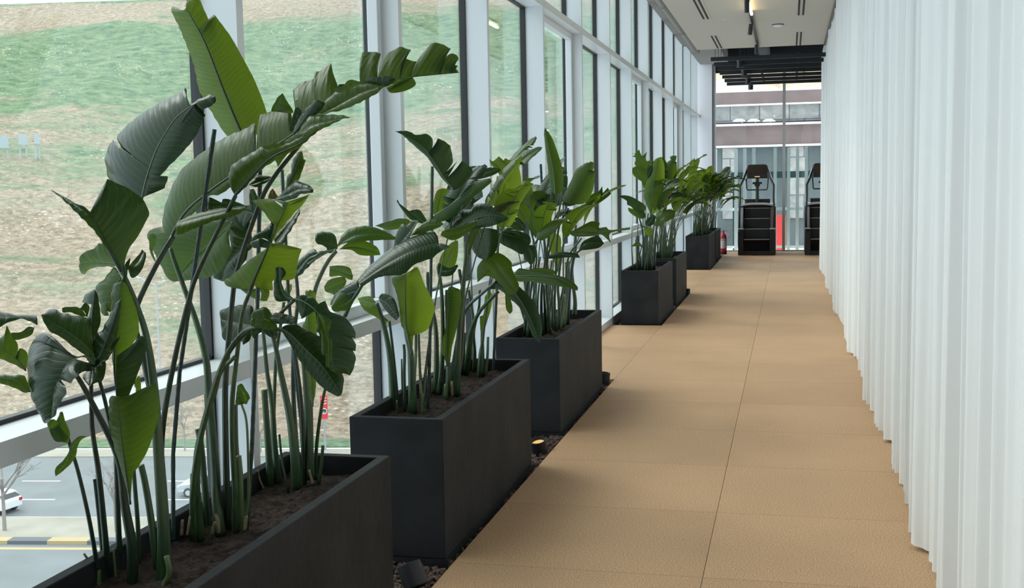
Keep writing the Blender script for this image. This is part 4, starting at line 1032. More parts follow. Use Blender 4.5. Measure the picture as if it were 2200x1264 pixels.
p.stub(N0, '190 1205, 180 1190', 2.85, 9, 'dry')
p.stub(N0, '352 1262, 364 1230, 358 1195', 2.84, 22)
p.stub(N0, '212 1262, 212 1225', 2.84, 16)
# upright leaf with the pale sheen
p.leaf(A, '440 1180, 480 1000, 560 760, 640 600, 740 450, 840 360, 960 290, 1105 240',
       '300 1080, 150 990, 115 880, 108 800, 130 720, 178 628 s, 215 700, 290 790, 365 862 s, 290 760, 240 680, 222 600, 300 510, 450 390, 600 300, 760 215, 830 165 s, 850 190, 846 300, 838 352 s, 900 300, 960 268, 1060 225',
       '470 1150, 560 1110, 650 1070 s, 670 1000, 680 965 s, 510 1000 s, 600 970, 670 890, 790 770, 930 600, 1015 410 s, 860 520, 740 560, 800 540 s, 870 480, 950 390, 1000 360, 1080 320, 1110 290',
       2.95, 2.98, .16, -.02, 'leaf_dark', .05)
# folded dark leaf
p.leaf(D, '690 965, 640 880, 540 700, 400 450, 240 320, 40 205', '480 640, 380 520, 300 440, 200 340, 100 250',
       '705 880, 745 740, 822 630, 905 480, 928 410, 880 300, 800 230, 720 180, 600 125, 550 105 s, 480 230, 398 400 s, 380 385, 300 335, 215 318, 120 262', 2.86, 2.80, -.05, .10, 'leaf_dark', .06, rib='midrib_dark', mr=.010)
p.leaf(D, '660 860, 560 860, 440 850, 300 870', '600 760, 520 680 s, 490 690, 480 680 s, 440 720, 420 738, 345 765, 300 815', '600 905, 545 895 s, 500 900, 420 910, 370 940, 345 968 s, 310 945, 292 890', 3.05, 3.1, 0, .05, 'leaf_mid', .08)
p.leaf(F, '1100 150, 1040 230, 980 320, 945 500', '1040 60, 990 110, 930 180, 868 240, 880 320, 905 400, 920 480', '1110 250, 1080 330, 1040 420, 1000 470 s, 960 380 s, 985 500 s', 3.02, 2.98, .04, 0, 'leaf_mid', .06)
p.leaf(D, '730 900, 800 880, 880 760', '780 850, 850 770, 860 745', '770 1000, 840 960, 890 860, 900 780', 3.0, 3.1, 0, 0, 'leaf_dark', .1)
p.leaf(D, '700 900, 720 1000, 700 1060', '680 880, 690 960, 680 1040', '760 820, 730 960, 720 1040', 2.84, 2.84, 0, 0, 'leaf_dark', .1, mr=0)
# upright leaf, folded lengthwise
p.leaf(G, '135 1250, 108 1000, 108 800, 120 620, 170 195', '90 900, 75 700, 80 560, 82 400, 80 300, 100 222, 160 195', '180 1200, 150 850 s, 240 790, 300 712, 328 645, 330 560, 325 500, 290 380, 240 260, 205 200', 2.80, 2.82, .03, .05, 'leaf_mid', .07, rib='midrib_dark')
p.leaf(Q, '512 560, 508 420, 506 340, 506 255', '', '560 430, 600 330, 640 220, 638 190, 618 165 s, 560 215', 2.76, 2.76, 0, .05, 'leaf_dark', .07, rib='midrib_dark')
p.leaf(Q, '568 900, 545 740, 528 600, 512 430', '500 660, 478 560, 473 480, 482 430', '578 770, 600 740, 645 660, 685 540, 694 480, 680 374 s, 620 395, 560 425', 2.74, 2.72, .02, .05, 'leaf_mid', .06, rib='midrib_dark')
# the big drooping leaf and the dark ones above it
p.leaf(F, '870 965, 790 880, 715 875, 620 930, 560 1030, 500 1180, 468 1430', '840 860, 700 865, 600 820, 480 690, 400 655, 340 680, 280 760, 245 900, 246 1010, 265 1170, 300 1280, 350 1380, 395 1470, 440 1462',
       '905 905, 960 900, 900 930, 830 960, 720 1030, 640 1112 s, 590 1095, 552 1082, 600 1150, 590 1220, 540 1300, 500 1400', 2.70, 2.58, .10, -.10, 'leaf_dark', .08, arch=-.05)
p.leaf(F, '1005 820, 960 870, 880 930', '', '1075 700, 1080 712, 1000 860, 965 905', 2.66, 2.70, 0, 0, 'leaf_dark', .1, mr=0)
p.leaf(F, '845 870, 760 760, 600 640, 370 495', '835 700, 815 600, 795 520, 700 500, 640 490, 600 480, 550 468, 490 440, 445 440, 400 480', '780 860, 660 780, 560 700, 450 640, 400 560', 2.74, 2.66, .12, -.02, 'leaf_dark', .05)
p.leaf(F, '855 910, 835 700, 830 520, 862 255', '810 640, 795 520, 825 400, 740 375 s, 765 320, 820 275', '880 660, 905 590, 912 520, 900 400, 880 300', 2.78, 2.85, .05, .02, 'leaf_dark', .06)
p.leaf(F, '790 520, 760 460, 700 440, 560 430', '810 420, 770 385, 730 430, 690 420, 600 420', '780 505, 720 500, 670 480, 640 470, 570 470', 2.76, 2.7, 0, 0, 'leaf_dark', .1, mr=0)
p.leaf(F, '860 950, 930 800, 1010 600, 1095 335', '845 850, 840 760, 860 670, 915 640, 960 560, 1020 450, 1060 380', '960 880, 1010 800, 1050 720, 1070 600, 1095 430', 2.72, 2.8, .04, .04, 'leaf_dark', .06, rib='midrib_dark')
p.leaf(F, '850 960, 830 1050, 815 1140', '780 1010, 745 1050, 790 1120', '930 900, 960 940, 945 1050, 920 1095 s, 870 1110 s', 2.78, 2.7, 0, 0, 'leaf_dark', .08)
# leaves that leave the frame
p.leaf(F, '340 580, 240 530, 120 510, -60 500', '300 510, 180 505, 80 490, -60 470', '250 540, 150 535, 40 580, -60 620', 2.66, 2.6, .08, -.04, 'leaf_dark', .08)
p.leaf(F, '235 1000, 150 900, 60 830, -80 760', '250 840, 175 800, 160 905 s, 160 760, 110 680, 62 588 s, 30 680, -60 720', '200 980, 100 930, 0 890, -80 870', 2.62, 2.6, .04, 0, 'leaf_mid', .06)
p.leaf(F, '310 610, 200 670, 110 700', '260 600, 180 650, 100 655', '290 670, 200 710, 130 720', 2.64, 2.62, 0, 0, 'leaf_mid', .1)
p.leaf(F, '275 1190, 150 1090, 0 1060, -70 1055', '240 1070, 215 1040, 120 1038, 0 1034, -60 1030', '220 1195, 120 1150, 0 1112, -60 1100', 2.62, 2.6, .03, 0, 'leaf_mid', .07)
p.leaf(N0, '131 884, 118 910, 106 925', '', '150 930, 142 950 s, 118 948', 2.68, 2.66, 0, 0, 'leaf_mid', .06, mr=0)
p.leaf(Q, '300 630, 230 590, 205 535', '280 630, 240 620, 212 575', '300 600, 270 570, 240 530', 2.68, 2.66, 0, 0, 'leaf_mid', .12, mr=0)
p.leaf(Q, '378 602, 320 640, 290 720, 242 778', '340 605, 308 640, 290 690, 240 745', '345 630, 325 700, 280 750', 2.68, 2.66, 0, 0, 'leaf_mid', .12, mr=0)
p.leaf(Q, '600 420, 585 380, 605 340', '590 400, 590 360', '615 400, 612 360', 2.8, 2.8, 0, 0, 'leaf_light', .1, mr=0)

# ---- first planter, middle clump
p = Plant((-1.82, 3.35, .58), 'tallest plant, in the first planter, with an upright leaf and a long torn leaf', gp)
p.stalk(R4, '180 960, 190 860, 195 700, 200 560, 222 380, 250 260, 300 130, 338 0, 420 -90', 3.30, 3.22, 30, 12, 'stalk')
p.stalk(N0, '474 1150, 466 1080, 462 1000, 450 860, 443 773, 422 693, 400 631, 374 560, 366 535', 3.34, 3.45, 34, 12, 'stalk')
p.stalk(N0, '362 1160, 352 1080, 346 1000, 352 900, 378 760, 407 640, 427 581, 466 500, 506 421', 3.2, 3.1, 22, 12, 'stalk_dark')
p.stalk(N0, '492 1150, 488 1080, 486 1000, 484 880, 485 813, 493 712, 498 659, 510 581, 556 443, 587 383, 644 311, 672 272', 3.38, 3.25, 22, 12, 'stalk_dark')
p.stalk(N0, '508 1150, 505 1050, 500 960, 499 864, 508 775, 521 674, 540 620, 555 580', 3.36, 3.15, 20, 11, 'stalk')
p.stalk(N0, '432 1160, 424 1080, 423 983, 438 910, 471 800, 500 745, 540 706, 580 692, 632 645', 3.26, 3.0, 26, 11, 'stalk')
p.stalk(N0, '418 1160, 414 1080, 420 1000, 436 920, 456 850, 486 762, 520 715, 543 704', 3.24, 3.02, 22, 9, 'stalk')
p.stalk(N0, '520 1150, 517 1100, 516 1030, 512 980', 3.4, 3.4, 22, 18, 'stalk_pale')
p.stalk(N0, '524 1150, 533 1080, 534 1010, 530 910, 520 872, 511 850', 3.36, 3.34, 10, 6, 'stalk_pale')
p.stub(N0, '448 1150, 440 1050, 432 960, 425 922', 3.42, 24, 'stalk')
p.stub(N0, '413 1155, 410 1090, 412 1018', 3.28, 11, 'stalk')
p.stub(N0, '510 1140, 516 1060, 508 960, 506 870', 3.44, 17, 'stalk')
p.stub(N0, '470 1145, 468 1120, 462 1105', 3.3, 14, 'dry')
p.stub(N0, '526 1140, 530 1110', 3.32, 12, 'dry')
p.stub(N0, '390 1150, 392 1118', 3.2, 11, 'dry')
p.stub(N0, '402 1150, 408 1110', 3.2, 8, 'dry')
p.stub(N0, '455 1150, 462 1122', 3.22, 13, 'stalk_pale')
p.leaf(R4, '490 190, 475 130, 435 80', '465 180, 440 190, 425 185', '505 160, 510 150, 490 110, 460 68', 3.34, 3.34, 0, 0, 'leaf_mid', .1, mr=0)
# tall upright backlit leaf
p.leaf(T1, '1600 930, 1555 850, 1450 600, 1330 290, 1235 110, 1200 55', '1470 880, 1370 730, 1290 590, 1255 430, 1220 330, 1160 180, 1112 90, 1104 60, 1122 44, 1180 65',
       '1720 800, 1722 720, 1655 540, 1600 430, 1500 250, 1440 165, 1385 92 s, 1372 170, 1330 292 s, 1350 200, 1352 140, 1318 60, 1290 0, 1250 -14, 1215 0, 1200 30', 3.45, 3.55, .10, .06, 'leaf_light', .05, rib='midrib_dark', mr=.007)
# the long torn leaf
p.leaf(N0, '366 512, 400 455, 451 411, 490 383, 560 335, 644 279, 720 228, 800 190, 870 168, 986 156',
       '350 490, 355 440, 385 371, 425 335, 463 307, 494 290, 520 280, 544 266, 548 264 s, 550 300, 551 345 s, 553 290, 557 252, 568 244, 606 233, 623 231 s, 627 255, 629 286 s, 634 240, 648 240 s, 642 276 s, 632 225, 629 193 s, 646 178, 675 170 s, 677 155 s, 694 149, 711 135 s, 717 160, 731 200 s, 738 228 s, 747 180 s, 755 172, 776 176 s, 777 190 s, 779 113 s, 800 111, 818 115 s, 812 140, 811 172 s, 822 130, 836 113 s, 850 104 s, 862 101, 884 108 s, 868 124, 896 133 s, 880 164 s, 902 123, 925 93 s, 945 93, 969 105 s, 950 125, 925 157 s, 950 128, 972 115, 983 121, 981 133, 938 156 s, 965 142, 984 141 s, 960 155 s, 980 149',
       '350 540, 372 500, 425 450, 449 421, 471 419, 494 404 s, 560 352, 600 325, 660 290, 690 246 s, 720 236, 770 214, 805 200 s, 830 186, 850 180, 866 174, 886 169, 893 183, 870 196, 840 200, 830 188 s, 880 165, 940 160', 3.28, 3.30, .12, -.04, 'leaf_mid', .05, arch=-.03, rib='midrib_dark', slant=.55)
p.leaf(T2, '400 750, 520 690, 660 610, 800 560', '410 700, 470 630, 560 560, 640 545, 720 545, 800 550', '470 730, 560 710, 700 650, 800 590', 3.20, 3.18, .04, -.04, 'leaf_mid', .12, mr=0)
p.leaf(T2, '500 580, 600 540, 690 530', '560 560, 590 525, 620 515, 660 525', '540 600, 640 560', 3.1, 3.1, 0, 0, 'leaf_mid', .1, mr=0)
p.leaf(T2, '690 530, 760 500, 880 500', '740 510, 800 495, 870 495', '780 550, 840 560, 900 520', 3.20, 3.18, 0, 0, 'leaf_dark', .14, mr=0)
p.leaf(B, '520 700, 620 690, 720 640', '580 680, 620 660, 680 668', '580 730, 680 700, 730 670', 3.1, 3.1, 0, 0, 'leaf_mid', .12, mr=0)
# rolled leaf seen from below
p.leaf(B, '275 1135, 500 890, 640 775, 860 670, 1035 545', '235 1060, 215 960, 225 910, 245 868, 330 805, 430 750, 500 702, 545 705, 620 690, 740 670, 880 600, 960 560', '350 1085, 520 900, 700 790, 870 690, 960 610', 3.12, 3.14, .04, .02, 'leaf_mid', .10, rib='midrib_dark', mr=.007)
p.leaf(B, '860 590, 960 510, 1100 470, 1320 427', '880 500, 920 450, 970 405, 1020 398, 1120 405, 1220 408', '900 590, 980 570, 1100 520, 1220 460', 3.1, 3.1, .05, -.02, 'leaf_mid', .08)
p.leaf(B, '820 560, 900 440, 1015 270', '805 580, 830 480, 880 390, 960 310', '880 540, 960 440, 1030 390, 1090 310, 1060 290', 3.14, 3.14, .03, 0, 'leaf_dark', .08)
p.leaf(B, '790 560, 820 440, 850 340', '770 540, 800 400, 820 350', '830 520, 850 440, 875 380', 3.2, 3.2, 0, 0, 'leaf_dark', .08, mr=0)
p.leaf(B, '640 380, 680 290, 702 210', '600 370, 640 280, 670 240', '800 390, 760 310, 720 240', 3.2, 3.2, 0, 0, 'leaf_mid', .08, mr=0)
p.leaf(B, '700 780, 680 830, 660 880', '630 790, 650 850', '770 730, 720 800', 3.1, 3.1, 0, 0, 'leaf_mid', .06, mr=0)
p.leaf(B, '1210 190, 1240 160, 1300 120', '1210 140, 1240 130, 1280 130', '1250 190, 1300 180', 3.2, 3.2, 0, 0, 'leaf_dark', .1, mr=0)
# round leaf behind the stalks
p.leaf(N0, '500 478, 455 520, 410 560, 374 606', '492 500, 495 530, 492 550, 475 580, 450 596, 425 600, 400 603', '470 470, 400 480, 320 496, 330 540, 350 580, 362 600', 3.5, 3.6, -.05, .08, 'leaf_mid', .08)
p.leaf(D, '960 760, 940 680, 930 600', '990 860, 950 800, 930 720', '1000 640, 970 600', 3.4, 3.4, 0, 0, 'leaf_mid', .1, mr=0)
p.leaf(E, '680 640, 560 760, 440 900, 400 1030', '660 500, 560 430, 440 380, 400 470, 470 600, 480 740, 400 900, 330 990', '700 700, 620 760, 640 560 s, 640 800, 540 940, 460 1030', 3.62, 3.7, .04, -.03, 'leaf_dark', .06)
p.leaf(E, '700 430, 640 400, 500 390', '690 350, 650 340, 560 370', '650 480, 640 560, 560 490', 3.6, 3.65, 0, 0, 'leaf_dark', .06)
p.leaf(E, '700 440, 690 300, 660 200', '680 400, 655 300', '760 400, 740 300, 700 200', 3.7, 3.7, 0, 0, 'leaf_dark', .06)
p.leaf(E, '640 350, 540 360, 400 400, 200 450, 0 500', '600 370, 520 380, 420 370, 280 395, 120 440', '600 400, 480 450, 320 490, 120 570, 0 610', 3.12, 3.1, .04, -.04, 'leaf_mid', .08)
p.leaf(E, '640 350, 560 340, 400 330, 280 320', '560 320, 480 290, 420 285, 400 315, 300 270', '560 370, 400 370, 280 380', 3.2, 3.2, 0, 0, 'leaf_dark', .08, mr=0)
p.leaf(E, '870 90, 780 120, 650 165', '800 75, 730 70, 690 110', '850 110, 780 150, 720 175', 3.3, 3.3, .04, -.03, 'leaf_dark', .1)
p.leaf(E, '880 290, 860 230, 870 190', '830 280, 840 220', '930 280, 900 240', 3.5, 3.5, 0, 0, 'leaf_old', .1, mr=0)
# bright leaf right of the stakes
p.leaf(E, '660 1110, 740 920, 830 715, 905 540, 1005 310', '590 1090, 550 1062, 470 1080, 430 1045, 440 1010, 470 1000, 540 940, 640 850, 740 780, 820 722 s, 860 500 s, 800 420, 740 330, 680 297 s, 790 285, 860 290, 965 375 s, 985 340 s, 900 300',
       '700 1065, 760 1085, 830 1105, 870 1108, 880 1010, 1060 1008, 1090 870, 1125 750, 1120 735, 1020 710, 920 690, 850 715 s, 905 600, 960 540, 1040 440, 1140 330, 1200 240 s, 1100 275, 1050 295', 3.12, 3.05, .06, .10, 'leaf_light', .06, rib='midrib_dark', mr=.007)
p.leaf(E, '860 690, 780 640, 670 680', '860 600, 860 500, 780 570, 690 630', '830 725, 760 728, 690 725, 668 705', 3.02, 3.0, .06, -.04, 'leaf_dark', .18, mr=0)
p.leaf(E, '880 300, 1000 250, 1110 200, 1235 195', '960 240, 1030 180, 1100 140, 1150 150, 1195 170', '960 300, 1050 290, 1130 240, 1225 232', 3.02, 2.98, .08, -.03, 'leaf_dark', .12)
p.leaf(E, '890 690, 960 600, 1040 480, 1115 370', '880 620, 960 530, 1050 450, 1080 400', '960 700, 1000 620, 1050 540, 1090 470, 1110 420', 3.3, 3.4, .03, -.03, 'leaf_dark', .08)
p.leaf(E, '980 225, 1020 120, 1070 20, 1130 -150', '990 140, 1010 70, 1035 40, 1050 -60, 1090 -130', '1060 160, 1100 90, 1120 20, 1150 -70', 3.4, 3.4, .03, .02, 'leaf_mid', .08)
p.leaf(B, '740 1110, 780 1020, 830 930, 912 812', '735 1020, 755 950, 790 920, 788 850, 850 815', '800 1060, 850 1000, 880 920, 905 850', 3.45, 3.4, .03, 0, 'leaf_mid', .08)
# drooping leaves at its right
p.leaf(H, '680 325, 760 350, 860 425, 950 560, 990 760, 1010 945', '705 400, 745 500 s, 800 460, 855 440, 870 560, 890 620, 920 780, 960 905',
       '760 292, 840 320, 900 370, 945 340 s, 975 420, 1040 450, 1115 490, 1190 580, 1198 660 s, 1170 655 s, 1200 700, 1200 770 s, 1180 765 s, 1200 810, 1190 900, 1150 978 s, 1100 960, 1050 960', 3.0, 2.92, -.03, .08, 'leaf_dark', .06)
p.leaf(H, '875 440, 920 560, 960 700, 965 900', '870 600, 905 620, 915 790, 950 805, 950 900', '985 500, 990 560, 965 620, 1000 680, 1000 800, 980 900', 2.9, 2.86, 0, 0, 'leaf_mid', .25, mr=0)
p.leaf(H, '310 575, 420 560, 540 575, 640 620, 780 760, 920 900, 1080 1140', '330 600, 400 600, 500 660, 545 600, 600 640, 720 840, 800 950, 920 1080, 1040 1150',
       '400 520, 540 570, 620 540, 700 545, 800 600, 905 650, 920 740, 1000 820, 1090 960, 1098 1060', 3.0, 2.95, .0, .06, 'leaf_dark', .06)
p.leaf(H, '540 575, 440 500, 320 480', '480 460, 420 410, 340 440, 312 470', '480 590, 400 575, 320 560, 308 520', 2.96, 2.96, .05, -.02, 'leaf_mid', .2, mr=0)
p.leaf(H, '480 480, 560 480, 620 500, 700 510', '540 460, 620 480, 680 490', '500 530, 580 540, 690 535', 2.96, 2.94, .03, -.02, 'leaf_dark', .2, mr=0)
p.leaf(H, '690 330, 600 300, 560 200, 545 50', '600 345, 520 335, 505 220, 520 110, 522 60', '640 290, 590 240, 575 170, 608 110, 590 65', 3.0, 3.05, 0, 0, 'leaf_dark', .12)
p.leaf(H, '330 560, 240 540, 140 520, 55 500', '330 400, 250 375, 180 385, 110 400, 50 430', '320 620, 300 680, 245 718 s, 240 690 s, 150 690, 80 670, 60 580', 3.4, 3.45, .05, -.03, 'leaf_dark', .06)
p.leaf(H, '335 580, 350 620, 345 660', '310 620, 335 665', '420 590, 370 630', 3.0, 3.0, 0, 0, 'leaf_dark', .1, mr=0)
p.leaf(H, '490 600, 520 640, 500 690', '440 600, 480 640', '540 610, 530 660', 3.0, 3.0, 0, 0, 'leaf_old', .1, mr=0)
p.leaf(H, '390 340, 400 280, 370 230', '300 300, 220 240 s, 330 240', '450 340, 470 260, 420 230', 3.7, 3.7, 0, 0, 'leaf_mid', .1, mr=0)

# ---- first planter, back clump
p = Plant((-1.83, 3.95, .58), 'plant with tight stalks at the far end of the first planter', gp)
p.stalk(N0, '640 1055, 632 960, 622 892, 603 800, 592 745, 585 720', 3.9, 3.8, 34, 11, 'stalk')
p.stalk(N0, '600 1045, 590 960, 585 873, 574 800, 566 718, 560 690', 4.0, 3.95, 22, 9, 'stalk')
p.stalk(N0, '592 1045, 588 960, 589 870, 594 760, 606 680, 610 650', 4.05, 4.0, 12, 9, 'stalk')
p.stalk(N0, '655 1050, 652 960, 648 870, 640 800, 630 740, 618 700', 3.95, 3.85, 14, 9, 'stalk_dark')
p.stalk(N0, '668 1030, 664 960, 660 880, 655 800, 648 740', 3.95, 3.95, 26, 14, 'stalk')
p.stalk(N0, '677 1030, 680 961, 690 880, 700 830, 712 790', 4.0, 3.9, 12, 8, 'stalk')
p.stalk(N0, '645 1040, 634 920, 630 820, 632 720, 640 640, 632 560', 4.05, 4.2, 16, 10, 'stalk_dark')
p.stalk(N0, '670 1020, 668 900, 666 780, 668 690, 676 628, 690 590, 706 560, 722 540', 4.1, 4.3, 14, 11, 'stalk')
p.stub(N0, '582 1045, 575 940, 568 838', 3.92, 24, 'stalk')
p.stub(N0, '684 1040, 690 1000, 694 958', 3.95, 13, 'stalk')
p.stub(N0, '620 1060, 606 990, 600 934', 3.85, 9, 'stalk_dark')
p.stub(N0, '566 1050, 558 1030, 554 1010', 3.88, 7, 'dry')
p.stub(N0, '672 1040, 664 1010', 3.9, 9, 'dry')
p.leaf(H, '838 1240, 820 1000, 800 700, 800 260', '800 1130, 780 960, 765 700, 750 560, 780 480, 775 270', '862 1100, 868 900, 870 620, 862 440, 862 290, 820 250', 4.0, 4.1, .03, .03, 'leaf_light', .1)
p.leaf(H, '680 140, 730 60, 800 -20, 880 -60', '700 90, 700 20, 790 -60, 850 -100', '690 150, 750 110, 790 50, 800 10, 880 -30', 4.3, 4.3, .05, -.03, 'leaf_dark', .1)
p.leaf(H, '630 300, 640 240, 660 200', '600 260, 620 210', '640 290, 660 240', 4.2, 4.2, 0, 0, 'leaf_light', .1, mr=0)

stake(N0, '372 1160, 372 976, 386 800, 402 690, 425 526, 461 278', 3.18, 10, 'dark green stake rising past the sheened leaf in the first planter')
stake(N0, '530 1140, 541 965, 546 838, 553 657, 559 365', 3.42, 10, 'dark green stake behind the bright leaf in the first planter')
stake(N0, '655 1050, 646 900, 636 810, 620 640, 606 365', 3.95, 8, 'dark green stake topping out below the long torn leaf')

# ---- second planter
gp = 'bird of paradise plants in the second planter'
p = Plant((-1.84, 5.40, .58), 'plant in the second planter with a pale green hanging blade over the box corner', gp)
p.stalk(Z6, '470 1050, 455 900, 435 650, 390 420, 345 290', 5.42, 5.35, 28, 11, 'stalk')
p.stalk(Z6, '485 960, 470 760, 450 560, 432 410', 5.46, 5.4, 12, 7, 'stalk')
p.stalk(Z6, '590 1040, 585 800, 575 620, 545 470, 538 200, 545 90', 5.36, 5.25, 26, 9, 'stalk')
p.stalk(Z6, '540 1050, 532 800, 535 640, 530 570', 5.4, 5.4, 11, 8, 'stalk')
p.stalk(Z6, '590 1050, 602 800, 612 620, 612 500', 5.42, 5.4, 10, 8, 'stalk')
p.stub(Z6, '520 900, 516 780, 515 670', 5.5, 6, 'stalk_dark')
p.stub(Z6, '600 1040, 605 800, 615 625', 5.38, 8, 'stalk_pale')
p.stalk(Z6, '652 1040, 648 880, 640 760, 630 500', 5.44, 5.5, 13, 7, 'stalk')
p.stub(Z6, '652 1040, 655 905', 5.36, 12, 'stalk_pale')
p.stub(Z6, '478 1050, 485 950', 5.34, 7, 'stalk_pale')
p.stub(Z6, '648 900, 640 820', 5.42, 8, 'dry')
p.leaf(Z6, '585 640, 560 520, 545 440, 540 250, 545 90', '530 475, 510 430, 495 300, 475 210, 450 120', '600 495, 640 492, 690 470, 720 400, 738 310, 700 220, 665 150, 640 80, 615 45', 5.28, 5.20, .04, .08, 'leaf_light', .07, rib='stalk', mr=.010)
p.leaf(Z6, '345 290, 300 285, 215 258', '310 245, 260 245', '400 400, 430 410, 400 425, 350 390, 260 335', 5.5, 5.6, 0, .05, 'leaf_light', .06)
p.leaf(Z6, '360 260, 420 300, 490 395', '380 225, 430 235, 470 270, 500 375', '400 330, 470 402', 5.3, 5.2, 0, 0, 'leaf_dark', .08)
p.leaf(Z6, '190 250, 120 300, 40 330', '150 170, 220 140, 100 200, 40 300', '200 250, 150 330, 95 345, 60 350', 5.1, 5.0, .05, -.02, 'leaf_mid', .07)
p.leaf(Z5, '870 700, 700 745, 540 830, 374 945', '860 650, 820 620, 700 660, 640 690, 600 715, 560 740, 450 830, 410 870, 370 925', '940 720 s, 880 750, 830 790 s, 720 830, 650 890, 540 900, 470 920, 400 962', 5.2, 5.05, .14, -.06, 'leaf_dark', .07)
p.leaf(Z5, '590 745, 670 650, 738 555', '600 660, 640 580, 670 590, 700 560', '620 720, 680 680, 710 620, 745 560', 5.25, 5.3, .04, -.02, 'leaf_dark', .05)
p.leaf(Z5, '700 650, 790 590, 900 580', '730 610, 760 585, 800 555, 860 548', '760 640, 820 618, 870 600', 5.3, 5.3, .03, 0, 'leaf_mid', .08)
p.leaf(Z5, '240 720, 350 650, 480 640, 605 660', '265 660, 300 620, 345 600, 430 590, 520 615', '280 700, 400 685, 520 678, 595 675', 5.0, 5.1, .05, -.03, 'leaf_mid', .1)
p.leaf(Z5, '480 590, 580 560, 700 570', '560 565, 620 545, 680 550', '560 615, 640 605, 690 590', 5.4, 5.4, 0, 0, 'leaf_mid', .1)
p.leaf(Z5, '245 725, 190 700, 105 680', '230 650, 200 630, 150 625, 110 640', '230 745, 190 760, 170 720, 120 700', 4.95, 4.9, .06, -.03, 'leaf_dark', .12)
p.leaf(Z5, '245 730, 150 770, 60 820, -40 870', '180 740, 120 750, 60 785, 0 830', '180 760, 100 810, 60 850, 0 890', 4.9, 4.8, .03, -.02, 'leaf_dark', .1)
p.leaf(Z5, '255 735, 340 720, 440 740, 510 770', '320 690, 400 680, 480 715, 500 740', '330 740, 380 770, 450 775', 5.05, 5.1, 0, 0, 'leaf_mid', .08)
p.leaf(Z5, '340 900, 260 870, 195 850', '320 850, 260 835, 200 840', '330 925, 260 900, 200 905, 195 880', 5.2, 5.2, 0, 0, 'leaf_mid', .1)
p.leaf(Z5, '300 930, 240 960, 165 990', '280 905, 200 920, 165 960', '290 960, 240 1020, 210 1010, 180 1000', 5.2, 5.2, 0, 0, 'leaf_mid', .12)
p.leaf(Z5, '380 990, 290 1020, 210 1080', '370 930, 300 960, 230 1010, 200 1070', '350 1040, 290 1090, 240 1120', 5.1, 5.1, .04, 0, 'leaf_dark', .08)
p.stalk(Z5, '290 1150, 330 1060, 370 1000, 400 950', 5.1, 5.1, 12, 9, 'stalk')
p.grow((-1.80, 5.45, .55), 1.2, .30, 1.0, .45, .18, .9, 'leaf_dark', 22)

p = Plant((-1.80, 5.85, .58), 'plant in the middle of the second planter with a ragged grey-sheened leaf on top', gp)
p.stalk(Z6, '750 900, 752 700, 745 450, 700 220, 690 80', 5.85, 5.75, 20, 9, 'stalk')
p.stalk(Z6, '770 905, 785 760, 795 500, 785 200, 760 40', 5.8, 5.7, 18, 9, 'stalk')
p.stalk(Z6, '820 930, 835 760, 825 560, 820 200', 5.75, 5.75, 13, 9, 'stalk')
p.stalk(Z6, '885 920, 895 700, 905 500, 935 150, 950 0, 955 -120', 5.8, 5.7, 22, 10, 'stalk')
p.stub(Z6, '815 935, 815 840', 5.7, 14, 'stalk_pale')
p.stub(Z6, '860 920, 855 820', 5.72, 9, 'dry')
p.stub(Z6, '722 905, 725 800', 5.9, 7, 'dry')
p.stalk(Z6, '900 915, 905 780, 925 600, 935 260, 905 60', 5.9, 5.9, 11, 9, 'stalk_dark')
p.leaf(Z6, '822 720, 826 420, 850 172', '800 620, 815 400, 825 210', '850 610, 880 500, 905 400, 932 285, 915 205, 880 185', 5.7, 5.7, 0, .04, 'leaf_mid', .12, rib='stalk')
p.leaf(Z6, '800 650, 798 570, 812 490', '788 620, 795 530', '810 640, 812 560', 5.68, 5.68, 0, 0, 'leaf_light', .1, mr=0)
# ragged grey leaf
p.leaf(Z5, '965 370, 900 290, 820 165, 740 80, 600 5', '940 350, 880 285, 800 170, 700 80, 640 25', '1010 345, 1078 262, 1050 215, 1012 188 s, 1000 225, 925 290 s, 985 190 s, 910 262 s, 955 200, 952 150, 940 95 s, 900 65, 862 50 s, 870 100, 815 160 s, 835 80, 820 40, 790 22, 730 28, 680 5', 5.75, 5.6, .02, .10, 'leaf_dark', .08)
p.leaf(Z5, '820 545, 960 450, 1060 370, 1185 295', '860 510, 950 450, 1050 345, 1110 310', '900 562, 1000 505, 1100 400, 1190 325', 5.7, 5.75, .05, -.02, 'leaf_mid', .07)
p.leaf(Z5, '850 530, 870 440, 892 358', '836 510, 838 440, 858 375', '890 500, 935 440, 945 395, 925 365', 5.9, 5.9, 0, .03, 'leaf_light', .08)
p.leaf(Z5, '930 650, 1050 565, 1180 525, 1300 540', '905 610, 930 570, 960 535, 1000 515, 1010 480 s, 1060 490, 1100 455, 1180 460, 1240 505', '960 648, 1080 612, 1200 590, 1280 560', 5.7, 5.65, .12, -.04, 'leaf_dark', .08)
p.leaf(Z5, '880 650, 960 640, 1060 600, 1110 560', '900 620, 1000 590', '960 680, 1040 640, 1100 590', 5.6, 5.6, 0, 0, 'leaf_mid', .08, mr=0)
p.leaf(Z5, '900 870, 930 780, 985 680', '875 840, 880 780, 940 700', '960 850, 985 780, 990 700', 5.95, 5.95, 0, 0, 'leaf_light', .08)
p.leaf(Z5, '820 600, 740 540, 610 440', '760 500, 720 490, 680 500 s, 640 470, 615 430', '780 580, 700 555, 650 500', 5.75, 5.7, 0, 0, 'leaf_dark', .1)
p.leaf(Z5, '860 860, 910 870, 990 840', '870 820, 930 850, 980 830', '880 900, 950 895', 5.7, 5.7, 0, 0, 'leaf_dark', .1, mr=0)
p.grow((-1.78, 5.85, .55), .4, .25, 1.0, .5, .2, .8, 'leaf_mid', 31)
p.grow((-1.80, 5.85, .55), .1, .2, .80, .42, .18, 1.2, 'leaf_dark', 33)
